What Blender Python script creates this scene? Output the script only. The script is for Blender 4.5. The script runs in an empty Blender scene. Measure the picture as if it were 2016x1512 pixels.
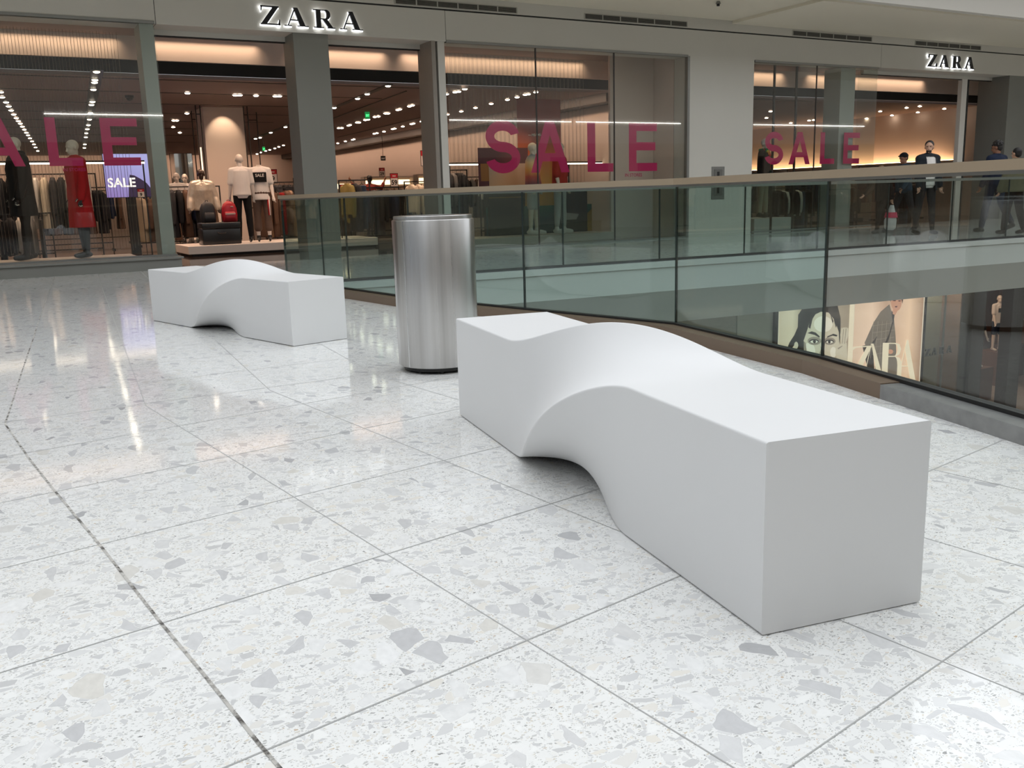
import bpy, bmesh, math, random
from mathutils import Vector, Matrix
R = math.radians
random.seed(7)
sc = bpy.context.scene
COL = sc.collection

# ------------------------------------------------------------------ camera
FPX, PITCH, ROLL, YAW, CAMH = 1815.0, R(11.51), R(-1.668), R(29.05), 1.0
cF = Vector((math.sin(YAW)*math.cos(PITCH), math.cos(YAW)*math.cos(PITCH), -math.sin(PITCH)))
cR0 = Vector((math.cos(YAW), -math.sin(YAW), 0)); cU0 = cR0.cross(cF)
cR = math.cos(ROLL)*cR0 + math.sin(ROLL)*cU0
cU = -math.sin(ROLL)*cR0 + math.cos(ROLL)*cU0
cam = bpy.data.cameras.new('camera'); cam.sensor_width = 36; cam.lens = FPX/2016*36
cam.clip_start = 0.05; cam.clip_end = 300
cob = bpy.data.objects.new('camera', cam); COL.objects.link(cob)
M = Matrix.Identity(4)
for i in range(3):
    M[i][0], M[i][1], M[i][2] = cR[i], cU[i], -cF[i]
M[2][3] = CAMH
cob.matrix_world = M
sc.camera = cob

def ray(px, py):
    return (px-1008)/FPX*cR - (py-756)/FPX*cU + cF
def at(px, py, y):            # point of the place seen at a pixel, at depth y
    d = ray(px, py); t = y/d.y
    return Vector((0, 0, CAMH)) + d*t
def atz(px, py, z=0.0):       # point of the place seen at a pixel, at height z
    d = ray(px, py); t = (z-CAMH)/d.z
    return Vector((0, 0, CAMH)) + d*t

# ------------------------------------------------------------------ world, lights, exposure
sc.view_settings.view_transform = 'Standard'; sc.view_settings.look = 'None'
sc.view_settings.gamma = 1; sc.view_settings.use_curve_mapping = False
sc.view_settings.exposure = 0.0
w = bpy.data.worlds.new('world'); sc.world = w; w.use_nodes = True
bg = w.node_tree.nodes['Background']; bg.inputs[0].default_value = (0.925, 0.962, 1.0, 1); bg.inputs[1].default_value = 1.75

def area(name, loc, rot, size, sizey, power, color, spread=180):
    l = bpy.data.lights.new(name, 'AREA'); l.shape = 'RECTANGLE'; l.size = size; l.size_y = sizey
    l.energy = power; l.color = color; l.spread = R(spread)
    o = bpy.data.objects.new(name, l); COL.objects.link(o); o.location = loc; o.rotation_euler = rot
    return o
WARM = (1.0, 0.66, 0.47)
# shop ceiling lighting (behind the glass)
for k, y in enumerate((18.9, 20.8, 22.3, 25.3, 27.6, 30.2, 33.0, 36.5, 41.0)):
    area('shop_light', (2.6, y, 3.285), (0,0,0), 15.5, .07, 175, WARM, 118)
    if k < 6: area('shop_light', (19.6, y+.1, 3.285), (0,0,0), 10.5, .07, 42, WARM, 118)
area('wall_fill', (12.5, 29.5, 3.26), (0,R(-42),0), .07, 24, 95, WARM, 140)  # fill strips added to brighten the dark side and back walls
area('wall_fill', (4, 44.6, 3.26), (R(42),0,0), 17, .07, 80, WARM, 140)
# cove lights above the shop fronts
for x0, x1 in ((-3, 2.4), (2.9, 4.85), (5.5, 7.4), (7.8, 12.2), (15.4, 18.4), (19.3, 23.9)):
    area('cove_light', ((x0+x1)/2, 18.12, 3.955), (R(22),0,0), x1-x0, 0.04, 1.9*(x1-x0), (1,0.72,0.5), 100)
area('cove_light', (26.6, 24, 1.75), (0,R(-160),0), 0.1, 9, 26, (1,0.62,0.35))
# area fills added to light the lower storey
area('lower_fill', (19, 13.6, -1.25), (0,0,0), 16, 2.5, 190, (1,0.9,0.8))
area('lower_fill', (26.5, 19, -2.0), (0,0,0), 4, 4, 90, WARM)

area('lower_display_fill', (22.5, 16.45, -1.1), (0,0,0), 1.9, .2, 55, (1,.93,.82))  # fill added to brighten the panel behind the lower window
# ------------------------------------------------------------------ materials
MATS = {}
def mat(name, col=(.8,.8,.8), rough=.6, metal=0., emit=None, es=1., spec=.5, alpha=None, noise=None, bump=0., coat=0., aniso=0.):
    if name in MATS: return MATS[name]
    m = bpy.data.materials.new(name); m.use_nodes = True; nt = m.node_tree
    b = nt.nodes['Principled BSDF']
    b.inputs['Base Color'].default_value = (*col, 1); b.inputs['Roughness'].default_value = rough
    b.inputs['Metallic'].default_value = metal; b.inputs['Specular IOR Level'].default_value = spec
    b.inputs['Coat Weight'].default_value = coat
    if aniso: b.inputs['Anisotropic'].default_value = aniso
    if emit: b.inputs['Emission Color'].default_value = (*emit, 1); b.inputs['Emission Strength'].default_value = es
    if alpha is not None: b.inputs['Alpha'].default_value = alpha
    if noise or bump:
        tc = nt.nodes.new('ShaderNodeTexCoord'); n = nt.nodes.new('ShaderNodeTexNoise')
        sc_, amt = noise if noise else (20, 0)
        n.inputs['Scale'].default_value = sc_; n.inputs['Detail'].default_value = 4
        nt.links.new(tc.outputs['Object'], n.inputs['Vector'])
        if amt:
            mx = nt.nodes.new('ShaderNodeMix'); mx.data_type = 'RGBA'
            mx.inputs['A'].default_value = (*[c*(1-amt) for c in col], 1); mx.inputs['B'].default_value = (*[min(1,c*(1+amt)) for c in col], 1)
            nt.links.new(n.outputs['Fac'], mx.inputs['Factor']); nt.links.new(mx.outputs['Result'], b.inputs['Base Color'])
        if bump:
            bp = nt.nodes.new('ShaderNodeBump'); bp.inputs['Strength'].default_value = bump; bp.inputs['Distance'].default_value = .01
            nt.links.new(n.outputs['Fac'], bp.inputs['Height']); nt.links.new(bp.outputs['Normal'], b.inputs['Normal'])
    MATS[name] = m
    return m
def hexc(h):
    h = h.lstrip('#'); o = []
    for i in (0,2,4):
        c = int(h[i:i+2],16)/255; o.append(c/12.92 if c<=.04045 else ((c+.055)/1.055)**2.4)
    return tuple(o)

def glass(name, tint, refl=1.0, ior=1.5, haze=0.0):
    if name in MATS: return MATS[name]
    m = bpy.data.materials.new(name); m.use_nodes = True; nt = m.node_tree
    nt.nodes.remove(nt.nodes['Principled BSDF']); out = nt.nodes['Material Output']
    tr = nt.nodes.new('ShaderNodeBsdfTransparent'); tr.inputs[0].default_value = (*tint, 1)
    gl = nt.nodes.new('ShaderNodeBsdfGlossy'); gl.inputs['Roughness'].default_value = 0.0
    gl.inputs[0].default_value = (refl,refl,refl,1)
    fr = nt.nodes.new('ShaderNodeFresnel'); ge = nt.nodes.new('ShaderNodeNewGeometry')
    io = nt.nodes.new('ShaderNodeMapRange'); io.inputs[3].default_value = ior; io.inputs[4].default_value = 1/ior   # same reflectance from both faces
    nt.links.new(ge.outputs['Backfacing'], io.inputs[0]); nt.links.new(io.outputs[0], fr.inputs[0])
    mx = nt.nodes.new('ShaderNodeMixShader')
    nt.links.new(fr.outputs[0], mx.inputs[0]); nt.links.new(tr.outputs[0], mx.inputs[1]); nt.links.new(gl.outputs[0], mx.inputs[2])
    nt.links.new(mx.outputs[0], out.inputs[0]); MATS[name] = m
    return m

# terrazzo floor: chips of three sizes set in a pale cement
def terrazzo():
    m = bpy.data.materials.new('terrazzo'); m.use_nodes = True; nt = m.node_tree; N = nt.nodes; L = nt.links
    b = N['Principled BSDF']
    tc = N.new('ShaderNodeTexCoord')
    wn = N.new('ShaderNodeTexNoise'); wn.inputs['Scale'].default_value = 7; wn.inputs['Detail'].default_value = 3
    L.new(tc.outputs['Object'], wn.inputs['Vector'])
    wsc = N.new('ShaderNodeVectorMath'); wsc.operation = 'SCALE'; wsc.inputs['Scale'].default_value = .055
    L.new(wn.outputs['Color'], wsc.inputs[0])
    wad = N.new('ShaderNodeVectorMath'); wad.operation = 'ADD'
    L.new(tc.outputs['Object'], wad.inputs[0]); L.new(wsc.outputs[0], wad.inputs[1])
    def math_(op, a, bb=None, clamp=False):
        n = N.new('ShaderNodeMath'); n.operation = op; n.use_clamp = clamp
        for i, v in enumerate((a, bb)):
            if v is None: continue
            if isinstance(v, (int, float)): n.inputs[i].default_value = v
            else: L.new(v, n.inputs[i])
        return n.outputs[0]
    base = N.new('ShaderNodeRGB'); base.outputs[0].default_value = (*hexc('EFEFED'), 1)
    cur = base.outputs[0]
    # (scale, stretch xy, offset, keep probability, edge gap, colour ramp)
    pale = [(0, hexc('C9C9C9')), (.2, hexc('D6D6D6')), (.45, hexc('E2E2E1')), (.6, hexc('E9E4DA')), (.68, hexc('EDEDEB')), (1, hexc('F5F5F3'))]
    grey = [(0, hexc('B0B0B2')), (.04, hexc('C3C3C5')), (.18, hexc('CFCFD0')), (.45, hexc('DCDCDC')), (.58, hexc('DFDBD2')), (.64, hexc('E4E4E3')), (1, hexc('F3F3F2'))]
    speck = [(0, hexc('5A5A58')), (.05, hexc('9C9C9A')), (.3, hexc('BDBDBB')), (.7, hexc('CFCFCD')), (.96, hexc('D6CDBB')), (1, hexc('BFA283'))]
    layers = [(190, (1, 1.5), 0.0, .34, .12, speck, .8), (100, (1, 1.6), 5.0, .40, .12, speck, .85), (48, (1.5, 1), 3.1, .5, .10, pale, .9), (24, (1, 1.5), 7.7, .48, .08, pale, .95), (12, (1.5, 1), 12.3, .30, .06, grey, .92)]
    for s, st, off, keep, gap, ramp, op in layers:
        mp = N.new('ShaderNodeMapping'); mp.inputs['Scale'].default_value = (st[0], st[1], 1); mp.inputs['Location'].default_value = (off, off*1.7, 0)
        mp.inputs['Rotation'].default_value = (0, 0, off*.9+.4)
        L.new(wad.outputs[0], mp.inputs['Vector'])
        v1 = N.new('ShaderNodeTexVoronoi'); v1.voronoi_dimensions = '2D'; v1.inputs['Scale'].default_value = s; v1.inputs['Randomness'].default_value = 1
        v2 = N.new('ShaderNodeTexVoronoi'); v2.voronoi_dimensions = '2D'; v2.feature = 'DISTANCE_TO_EDGE'; v2.inputs['Scale'].default_value = s; v2.inputs['Randomness'].default_value = 1
        L.new(mp.outputs[0], v1.inputs['Vector']); L.new(mp.outputs[0], v2.inputs['Vector'])
        sp = N.new('ShaderNodeSeparateColor'); L.new(v1.outputs['Color'], sp.inputs[0])
        keepm = math_('LESS_THAN', sp.outputs[0], keep)
        # varying gap gives chips of varying size
        gp = math_('ADD', math_('MULTIPLY', sp.outputs[2], .22), gap)
        inside = N.new('ShaderNodeMapRange'); L.new(v2.outputs['Distance'], inside.inputs[0])
        L.new(gp, inside.inputs[1]); L.new(math_('ADD', gp, .02), inside.inputs[2])
        edge = N.new('ShaderNodeMapRange'); L.new(v2.outputs['Distance'], edge.inputs[0])
        L.new(math_('SUBTRACT', gp, .05), edge.inputs[1]); L.new(gp, edge.inputs[2])
        rp = N.new('ShaderNodeValToRGB'); e = rp.color_ramp.elements
        e[0].position, e[0].color = ramp[0][0], (*ramp[0][1], 1); e[1].position, e[1].color = ramp[-1][0], (*ramp[-1][1], 1)
        for p_, c_ in ramp[1:-1]:
            q = rp.color_ramp.elements.new(p_); q.color = (*c_, 1)
        L.new(sp.outputs[1], rp.inputs[0])
        # veining inside larger chips
        colr = rp.outputs[0]
        if s < 20:
            vn = N.new('ShaderNodeTexNoise'); vn.inputs['Scale'].default_value = s*3; vn.inputs['Detail'].default_value = 5
            L.new(mp.outputs[0], vn.inputs['Vector'])
            mr = N.new('ShaderNodeMapRange'); L.new(vn.outputs['Fac'], mr.inputs[0]); mr.inputs[1].default_value = .3; mr.inputs[2].default_value = .7; mr.inputs[3].default_value = .93; mr.inputs[4].default_value = 1.04
            hv = N.new('ShaderNodeHueSaturation'); L.new(mr.outputs[0], hv.inputs['Value']); L.new(colr, hv.inputs['Color']); colr = hv.outputs[0]
        if s < 60:
            rim = N.new('ShaderNodeMapRange'); L.new(v2.outputs['Distance'], rim.inputs[0]); L.new(gp, rim.inputs[1]); L.new(math_('ADD', gp, .05), rim.inputs[2]); rim.inputs[3].default_value = .90; rim.inputs[4].default_value = 1
            hr = N.new('ShaderNodeHueSaturation'); L.new(rim.outputs[0], hr.inputs['Value']); L.new(colr, hr.inputs['Color']); colr = hr.outputs[0]
        # pale rim
        mxr = N.new('ShaderNodeMix'); mxr.data_type = 'RGBA'
        L.new(math_('MULTIPLY', math_('MULTIPLY', edge.outputs[0], keepm), .35 if s < 60 else 0), mxr.inputs['Factor']); L.new(cur, mxr.inputs['A']); mxr.inputs['B'].default_value = (*hexc('F8F8F6'), 1)
        mx = N.new('ShaderNodeMix'); mx.data_type = 'RGBA'
        L.new(math_('MULTIPLY', math_('MULTIPLY', inside.outputs[0], keepm), op), mx.inputs['Factor'])
        L.new(mxr.outputs['Result'], mx.inputs['A']); L.new(colr, mx.inputs['B'])
        cur = mx.outputs['Result']
    L.new(cur, b.inputs['Base Color'])
    b.inputs['Roughness'].default_value = .07
    b.inputs['IOR'].default_value = 1.62
    return m
TERR = terrazzo()

def brushed():
    m = bpy.data.materials.new('brushed_steel'); m.use_nodes = True; nt = m.node_tree; N = nt.nodes; L = nt.links
    b = N['Principled BSDF']; b.inputs['Metallic'].default_value = 1
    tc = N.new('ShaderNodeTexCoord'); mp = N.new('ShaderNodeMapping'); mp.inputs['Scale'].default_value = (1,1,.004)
    L.new(tc.outputs['Object'], mp.inputs[0])
    n = N.new('ShaderNodeTexNoise'); n.inputs['Scale'].default_value = 60; n.inputs['Detail'].default_value = 6; L.new(mp.outputs[0], n.inputs['Vector'])
    mr = N.new('ShaderNodeMapRange'); mr.inputs[3].default_value = .24; mr.inputs[4].default_value = .34
    b.inputs['Anisotropic'].default_value = .88; b.inputs['Anisotropic Rotation'].default_value = .25
    tg = N.new('ShaderNodeTangent'); tg.direction_type = 'RADIAL'; tg.axis = 'Z'; L.new(tg.outputs[0], b.inputs['Tangent']); L.new(n.outputs['Fac'], mr.inputs[0]); L.new(mr.outputs[0], b.inputs['Roughness'])
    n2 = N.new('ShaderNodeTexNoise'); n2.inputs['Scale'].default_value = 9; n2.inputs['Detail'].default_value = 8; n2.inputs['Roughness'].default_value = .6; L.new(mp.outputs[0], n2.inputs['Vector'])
    cr = N.new('ShaderNodeMix'); cr.data_type = 'RGBA'; cr.inputs['A'].default_value = (.27,.25,.23,1); cr.inputs['B'].default_value = (.74,.74,.74,1)  # vertical colour bands: steel grain plus painted-in reflected streaks
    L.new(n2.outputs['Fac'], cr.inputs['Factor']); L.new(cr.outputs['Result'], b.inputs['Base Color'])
    bp = N.new('ShaderNodeBump'); bp.inputs['Strength'].default_value = .2; bp.inputs['Distance'].default_value = .003
    n3 = N.new('ShaderNodeTexNoise'); n3.inputs['Scale'].default_value = 5; n3.inputs['Detail'].default_value = 3; L.new(mp.outputs[0], n3.inputs['Vector'])
    L.new(n3.outputs['Fac'], bp.inputs['Height']); L.new(bp.outputs[0], b.inputs['Normal'])
    return m
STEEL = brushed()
def joint_mat():
    m = bpy.data.materials.new('dark_expansion_joint'); m.use_nodes = True; nt = m.node_tree; b = nt.nodes['Principled BSDF']; b.inputs['Roughness'].default_value = .8
    tc = nt.nodes.new('ShaderNodeTexCoord'); n = nt.nodes.new('ShaderNodeTexNoise'); n.inputs['Scale'].default_value = 16; n.inputs['Detail'].default_value = 6; n.inputs['Roughness'].default_value = .7
    nt.links.new(tc.outputs['Object'], n.inputs['Vector']); rp = nt.nodes.new('ShaderNodeValToRGB'); e = rp.color_ramp.elements
    e[0].position = .40; e[0].color = (*hexc('4E4A46'),1); e[1].position = .54; e[1].color = (*hexc('BDBAB4'),1)
    nt.links.new(n.outputs['Fac'], rp.inputs[0]); nt.links.new(rp.outputs[0], b.inputs['Base Color']); return m

BENCH = mat('white_moulded_resin', hexc('E6E6E6'), .42, noise=(3, .015))
PAINT = mat('grey_white_paint', hexc('CBC8BF'), .6, noise=(1.5, .02))
CREAM = mat('cream_paint', hexc('E2DBC8'), .7, noise=(1.2, .02))
WHITEP = mat('white_paint', hexc('DAD6CE'), .6)
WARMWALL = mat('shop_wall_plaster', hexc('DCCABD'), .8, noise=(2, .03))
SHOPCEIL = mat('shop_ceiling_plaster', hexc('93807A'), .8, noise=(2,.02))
BLACK = mat('black_metal', (.012,.012,.012), .45)
DARK = mat('dark_brown_metal', (.03,.022,.018), .4)
BRONZE = mat('bronze_anodised_metal', hexc('A8967F'), .4, .2)
SHOEM = mat('brown_base_cladding', hexc('776453'), .35, .2)
ALU = mat('grey_aluminium', hexc('8A8A86'), .35, .5)
SHOPFLOOR = mat('dark_polished_tile', (.035,.026,.022), .06, noise=(3,.1))
GREYPAN = mat('grey_stone_panel', hexc('7C7C76'), .5, noise=(2,.04))
SLABW = mat('slab_edge_paint', hexc('C9CCC8'), .5)
GROUT = mat('floor_joint_grout', hexc('ABABA9'), .7)
GROUTD = joint_mat()
MAGENTA = mat('magenta_vinyl', hexc('BC0058'), .5, alpha=.95)
GGREEN = glass('green_tinted_glass', (.77,.865,.84))
GGREY = glass('clear_railing_glass', (.86,.89,.875))
GSHOP = glass('shop_window_glass', (.93,.945,.93), ior=1.5)
SEAM = mat('dark_glass_sealant', (.01,.02,.018), .4)
LED = mat('white_light_line', (1,1,1), emit=(1,.98,.95), es=14)
SPOTE = mat('spotlight_glow', (1,1,1), emit=(1,.84,.66), es=16)
MANN = mat('mannequin_cream', hexc('D9CDB8'), .45)
MANNW = mat('mannequin_white', hexc('E4D9CE'), .4)
SKIN = mat('skin', hexc('C69A80'), .5)
SKIND = mat('skin_brown', hexc('8A5F48'), .5)
HAIR = mat('dark_hair', (.012,.009,.008), .6)
LEATHER = mat('black_leather', (.015,.015,.016), .3)

# ------------------------------------------------------------------ helpers
def setp(o, label=None, cat=None, group=None, kind=None):
    if label: o['label'] = label
    if cat: o['category'] = cat
    if group: o['group'] = group
    if kind: o['kind'] = kind
    return o
def obj(name, bm, mats, parent=None, smooth=False, loc=None):
    me = bpy.data.meshes.new(name); bm.to_mesh(me); bm.free()
    for m in (mats if isinstance(mats, (list, tuple)) else [mats]): me.materials.append(m)
    if smooth:
        for p in me.polygons: p.use_smooth = True
    o = bpy.data.objects.new(name, me); COL.objects.link(o)
    if parent: o.parent = parent
    if loc: o.location = loc
    return o
def thing(name, label, cat, loc=(0,0,0), rz=0, group=None):
    o = bpy.data.objects.new(name, None); COL.objects.link(o); o.location = loc; o.rotation_euler = (0,0,rz)
    o.empty_display_size = .1
    return setp(o, label, cat, group)
def struct(name, bm, mats, parent=None, smooth=False):
    o = obj(name, bm, mats, parent, smooth)
    if not parent: o['kind'] = 'structure'
    return o
def dup(root, loc=None, rz=None, label=None, group=None):
    r = root.copy(); COL.objects.link(r)
    if loc is not None: r.location = loc
    if rz is not None: r.rotation_euler = (0,0,rz)
    if label: r['label'] = label
    if group: r['group'] = group
    for ch in list(root.children):
        c = ch.copy(); COL.objects.link(c); c.parent = r
        for g in list(ch.children):
            d = g.copy(); COL.objects.link(d); d.parent = c
    return r
def recolor(o, old, new):
    for i, s in enumerate(o.material_slots):
        if s.material == old: s.link = 'OBJECT'; s.material = new
def BM(): return bmesh.new()
def box(bm, x0, x1, y0, y1, z0, z1, mi=0, bev=0):
    vs = [bm.verts.new(p) for p in ((x0,y0,z0),(x1,y0,z0),(x1,y1,z0),(x0,y1,z0),(x0,y0,z1),(x1,y0,z1),(x1,y1,z1),(x0,y1,z1))]
    fs = [bm.faces.new([vs[i] for i in f]) for f in ((3,2,1,0),(4,5,6,7),(0,1,5,4),(1,2,6,5),(2,3,7,6),(3,0,4,7))]
    for f in fs: f.material_index = mi
    if bev:
        es = {e for f in fs for e in f.edges}
        r = bmesh.ops.bevel(bm, geom=list(es), offset=bev, segments=2, profile=.5, affect='EDGES')
        for f in r['faces']: f.material_index = mi
    return bm
def quadprism(bm, pts, t, mi=0):
    # polygon extruded by vector t
    t = Vector(t); a = [bm.verts.new(p) for p in pts]; b = [bm.verts.new(Vector(p)+t) for p in pts]; n = len(pts)
    fs = [bm.faces.new(a), bm.faces.new(list(reversed(b)))]
    for i in range(n): fs.append(bm.faces.new([a[i], b[i], b[(i+1)%n], a[(i+1)%n]]))
    for f in fs: f.material_index = mi
    bmesh.ops.recalc_face_normals(bm, faces=fs)
    return bm
def tube(bm, pts, rad, seg=8, mi=0, caps=True, flat=1.0, round_=False, up=None):
    pts = [Vector(p) for p in pts]; n = len(pts)
    rad = [rad]*n if isinstance(rad, (int,float)) else list(rad)
    if round_:
        d0 = (pts[0]-pts[1]).normalized(); d1 = (pts[-1]-pts[-2]).normalized(); r0, r1 = rad[0], rad[-1]
        P = [pts[0]+d0*r0*.95, pts[0]+d0*r0*.7, pts[0]+d0*r0*.3]; Q = [r0*.3, r0*.72, r0*.95]
        P2 = [pts[-1]+d1*r1*.3, pts[-1]+d1*r1*.7, pts[-1]+d1*r1*.95]; Q2 = [r1*.95, r1*.72, r1*.3]
        pts = P+pts+P2; rad = Q+rad+Q2; n = len(pts)
    rings = []; ref = Vector(up) if up else None
    for i in range(n):
        t = (pts[min(i+1,n-1)]-pts[max(i-1,0)]).normalized()
        if ref is None or abs(t.dot(ref)) > .99: ref = Vector((0,1,0)) if abs(t.y) < .9 else Vector((1,0,0))
        a = t.cross(ref).normalized(); b = a.cross(t).normalized()
        rings.append([bm.verts.new(pts[i]+a*math.cos(2*math.pi*k/seg)*rad[i]+b*math.sin(2*math.pi*k/seg)*rad[i]*flat) for k in range(seg)])
    fs = []
    for i in range(n-1):
        for k in range(seg):
            fs.append(bm.faces.new([rings[i][k], rings[i][(k+1)%seg], rings[i+1][(k+1)%seg], rings[i+1][k]]))
    if caps: fs.append(bm.faces.new(list(reversed(rings[0])))); fs.append(bm.faces.new(rings[-1]))
    for f in fs: f.material_index = mi
    return bm
def rings_loft(bm, R_, seg=16, mi=0, closed=True):
    # R_: list of (center, rx, ry[, power]) horizontal elliptical rings
    rs = []
    for r in R_:
        c = Vector(r[0]); pw = r[3] if len(r) > 3 else 1
        vs = []
        for k in range(seg):
            a = 2*math.pi*k/seg; ca, sa = math.cos(a), math.sin(a)
            vs.append(bm.verts.new(c+Vector((math.copysign(abs(ca)**pw, ca)*r[1], math.copysign(abs(sa)**pw, sa)*r[2], 0))))
        rs.append(vs)
    fs = []
    for i in range(len(rs)-1):
        for k in range(seg): fs.append(bm.faces.new([rs[i][k], rs[i][(k+1)%seg], rs[i+1][(k+1)%seg], rs[i+1][k]]))
    if closed: fs.append(bm.faces.new(list(reversed(rs[0])))); fs.append(bm.faces.new(rs[-1]))
    for f in fs: f.material_index = mi
    return bm
def ellip(bm, c, r, rot=None, u=14, v=9, mi=0):
    mtx = Matrix.Translation(c) @ (rot.to_4x4() if rot else Matrix.Identity(4)) @ Matrix.Diagonal((*r, 1))
    res = bmesh.ops.create_uvsphere(bm, u_segments=u, v_segments=v, radius=1, matrix=mtx)
    for vv in res['verts']:
        for f in vv.link_faces: f.material_index = mi
    return bm
def cyl(bm, c, r, z0, z1, seg=32, mi=0, r1=None):
    r1 = r if r1 is None else r1
    return rings_loft(bm, [((c[0],c[1],z0), r, r), ((c[0],c[1],z1), r1, r1)], seg, mi)
def remesh(bm, voxel):
    me = bpy.data.meshes.new('tmp'); bm.to_mesh(me); bm.free()
    o = bpy.data.objects.new('tmp', me); COL.objects.link(o)
    md = o.modifiers.new('r', 'REMESH'); md.mode = 'VOXEL'; md.voxel_size = voxel; md.use_smooth_shade = True
    s = o.modifiers.new('s', 'SMOOTH'); s.factor = .5; s.iterations = 3
    dg = bpy.context.evaluated_depsgraph_get(); ev = o.evaluated_get(dg)
    me2 = bpy.data.meshes.new_from_object(ev)
    bpy.data.objects.remove(o); bpy.data.meshes.remove(me)
    return me2
def objm(name, me, m, parent=None):
    me.materials.clear(); me.materials.append(m)
    for p in me.polygons: p.use_smooth = True
    o = bpy.data.objects.new(name, me); COL.objects.link(o)
    if parent: o.parent = parent
    return o
def text_bm(s, size, depth=.001, bold=0.0, align='CENTER'):
    # text standing in the XZ plane, facing -Y, as a bmesh
    cu = bpy.data.curves.new('t', 'FONT'); cu.body = s; cu.size = size; cu.extrude = depth/2; cu.offset = bold
    cu.align_x = align; cu.resolution_u = 3
    o = bpy.data.objects.new('t', cu); COL.objects.link(o)
    dg = bpy.context.evaluated_depsgraph_get(); me = bpy.data.meshes.new_from_object(o.evaluated_get(dg))
    bm = BM(); bm.from_mesh(me); bpy.data.objects.remove(o); bpy.data.curves.remove(cu); bpy.data.meshes.remove(me)
    bmesh.ops.transform(bm, matrix=Matrix.Rotation(R(90), 4, 'X'), verts=bm.verts)
    return bm
def move(bm, v, rz=0):
    bmesh.ops.transform(bm, matrix=Matrix.Translation(v) @ Matrix.Rotation(rz, 4, 'Z'), verts=bm.verts); return bm

# glyphs made of convex polygons, height 1 ---------------------------------
def seg_(p, q, w):
    p, q = Vector(p), Vector(q); d = (q-p).normalized(); n = Vector((-d.y, d.x))*w/2
    return [p+n, p-n, q-n, q+n]
def arcq(cx, cy, rx, ry, a0, a1, wf, n=16):
    out = []
    for i in range(n):
        A, B = R(a0+(a1-a0)*i/n), R(a0+(a1-a0)*(i+1)/n)
        def pt(a, s):
            w_ = wf(math.degrees(a)) if callable(wf) else wf
            return Vector((cx+(rx+s*w_/2)*math.cos(a), cy+(ry+s*w_/2)*math.sin(a)))
        out.append([pt(A,1), pt(A,-1), pt(B,-1), pt(B,1)])
    return out
def grow(poly, g):
    if not g: return poly
    n = len(poly); ar = sum(poly[i].x*poly[(i+1)%n].y-poly[(i+1)%n].x*poly[i].y for i in range(n))
    s = 1 if ar > 0 else -1; out = []
    for i in range(n):
        a, b, c = poly[i-1], poly[i], poly[(i+1)%n]
        d1, d2 = (b-a).normalized(), (c-b).normalized()
        n1, n2 = Vector((d1.y,-d1.x))*s, Vector((d2.y,-d2.x))*s
        k = max(.35, 1+n1.dot(n2)); out.append(b+(n1+n2)*g/k)
    return out
def V2(*a): return [Vector(p) for p in a]
SANS = {
 'A': [V2((0,0),(.2,0),(.56,1),(.36,1)), V2((.93,0),(.73,0),(.37,1),(.57,1)), V2((.2,.22),(.73,.22),(.67,.38),(.26,.38))],
 'L': [V2((0,0),(.2,0),(.2,1),(0,1)), V2((.2,0),(.66,0),(.66,.17),(.2,.17))],
 'E': [V2((0,0),(.2,0),(.2,1),(0,1)), V2((.2,0),(.76,0),(.76,.17),(.2,.17)), V2((.2,.83),(.75,.83),(.75,1),(.2,1)), V2((.2,.43),(.71,.43),(.71,.6),(.2,.6))],
 'S': arcq(.395,.745,.285,.19,20,150,.19,12)+arcq(.395,.745,.285,.19,150,270,.19,10)+arcq(.395,.26,.30,.19,90,-40,.19,14)+arcq(.395,.26,.30,.19,-40,-165,.19,12)+[V2((.38,.46),(.36,.65),(.42,.65),(.44,.355))],
}
SANS['S'] = arcq(.395,.7025,.285,.2025,12,275,.195,30)+arcq(.395,.2975,.295,.2025,95,-165,.195,30)
def mirr(l): return [[Vector((1-p.x,p.y)) for p in q] for q in l]
DIDOT = {   # high contrast serif capitals
 'Z': (1.12, [V2((.06,.93),(1.05,.93),(1.05,1),(.06,1)), V2((.02,0),(1.08,0),(1.08,.07),(.02,.07)), V2((.02,.03),(.33,.03),(1.05,.97),(.74,.97)), V2((.06,.72),(.09,.72),(.16,1),(.06,1)), V2((1.08,.30),(1.05,.30),(.97,0),(1.08,0))]),
 'A': (1.40, [V2((.20,.03),(.26,.03),(.68,.97),(.62,.97)), V2((.90,.03),(1.20,.03),(.80,1.0),(.56,1.0)), V2((.36,.30),(1.0,.30),(1.0,.36),(.38,.36)), V2((.02,0),(.42,0),(.42,.05),(.02,.05)), V2((.76,0),(1.38,0),(1.38,.05),(.76,.05))]),
 'R': (1.26, [V2((.17,0),(.43,0),(.43,1),(.17,1)), V2((.02,0),(.58,0),(.58,.05),(.02,.05)), V2((.02,.95),(.70,.95),(.70,1),(.02,1)), V2((.43,.47),(.70,.47),(.70,.52),(.43,.52)), V2((.52,.49),(.78,.50),(1.12,.03),(.86,.03)), V2((.80,0),(1.24,0),(1.24,.05),(.80,.05))]
        + arcq(.68,.735,.20,.24,90,-90,lambda a: .05+.17*max(0,math.cos(R(a))),14)),
}
def glyph_bm(polys, h, depth, g=0, sx=1.0):
    bm = BM()
    for k, p in enumerate(polys):
        q = grow([Vector((v.x*h*sx, v.y*h)) for v in p], g)
        quadprism(bm, [(v.x, 0.0002*(k%3), v.y) for v in q], (0, depth, 0))
    return bm
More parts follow.
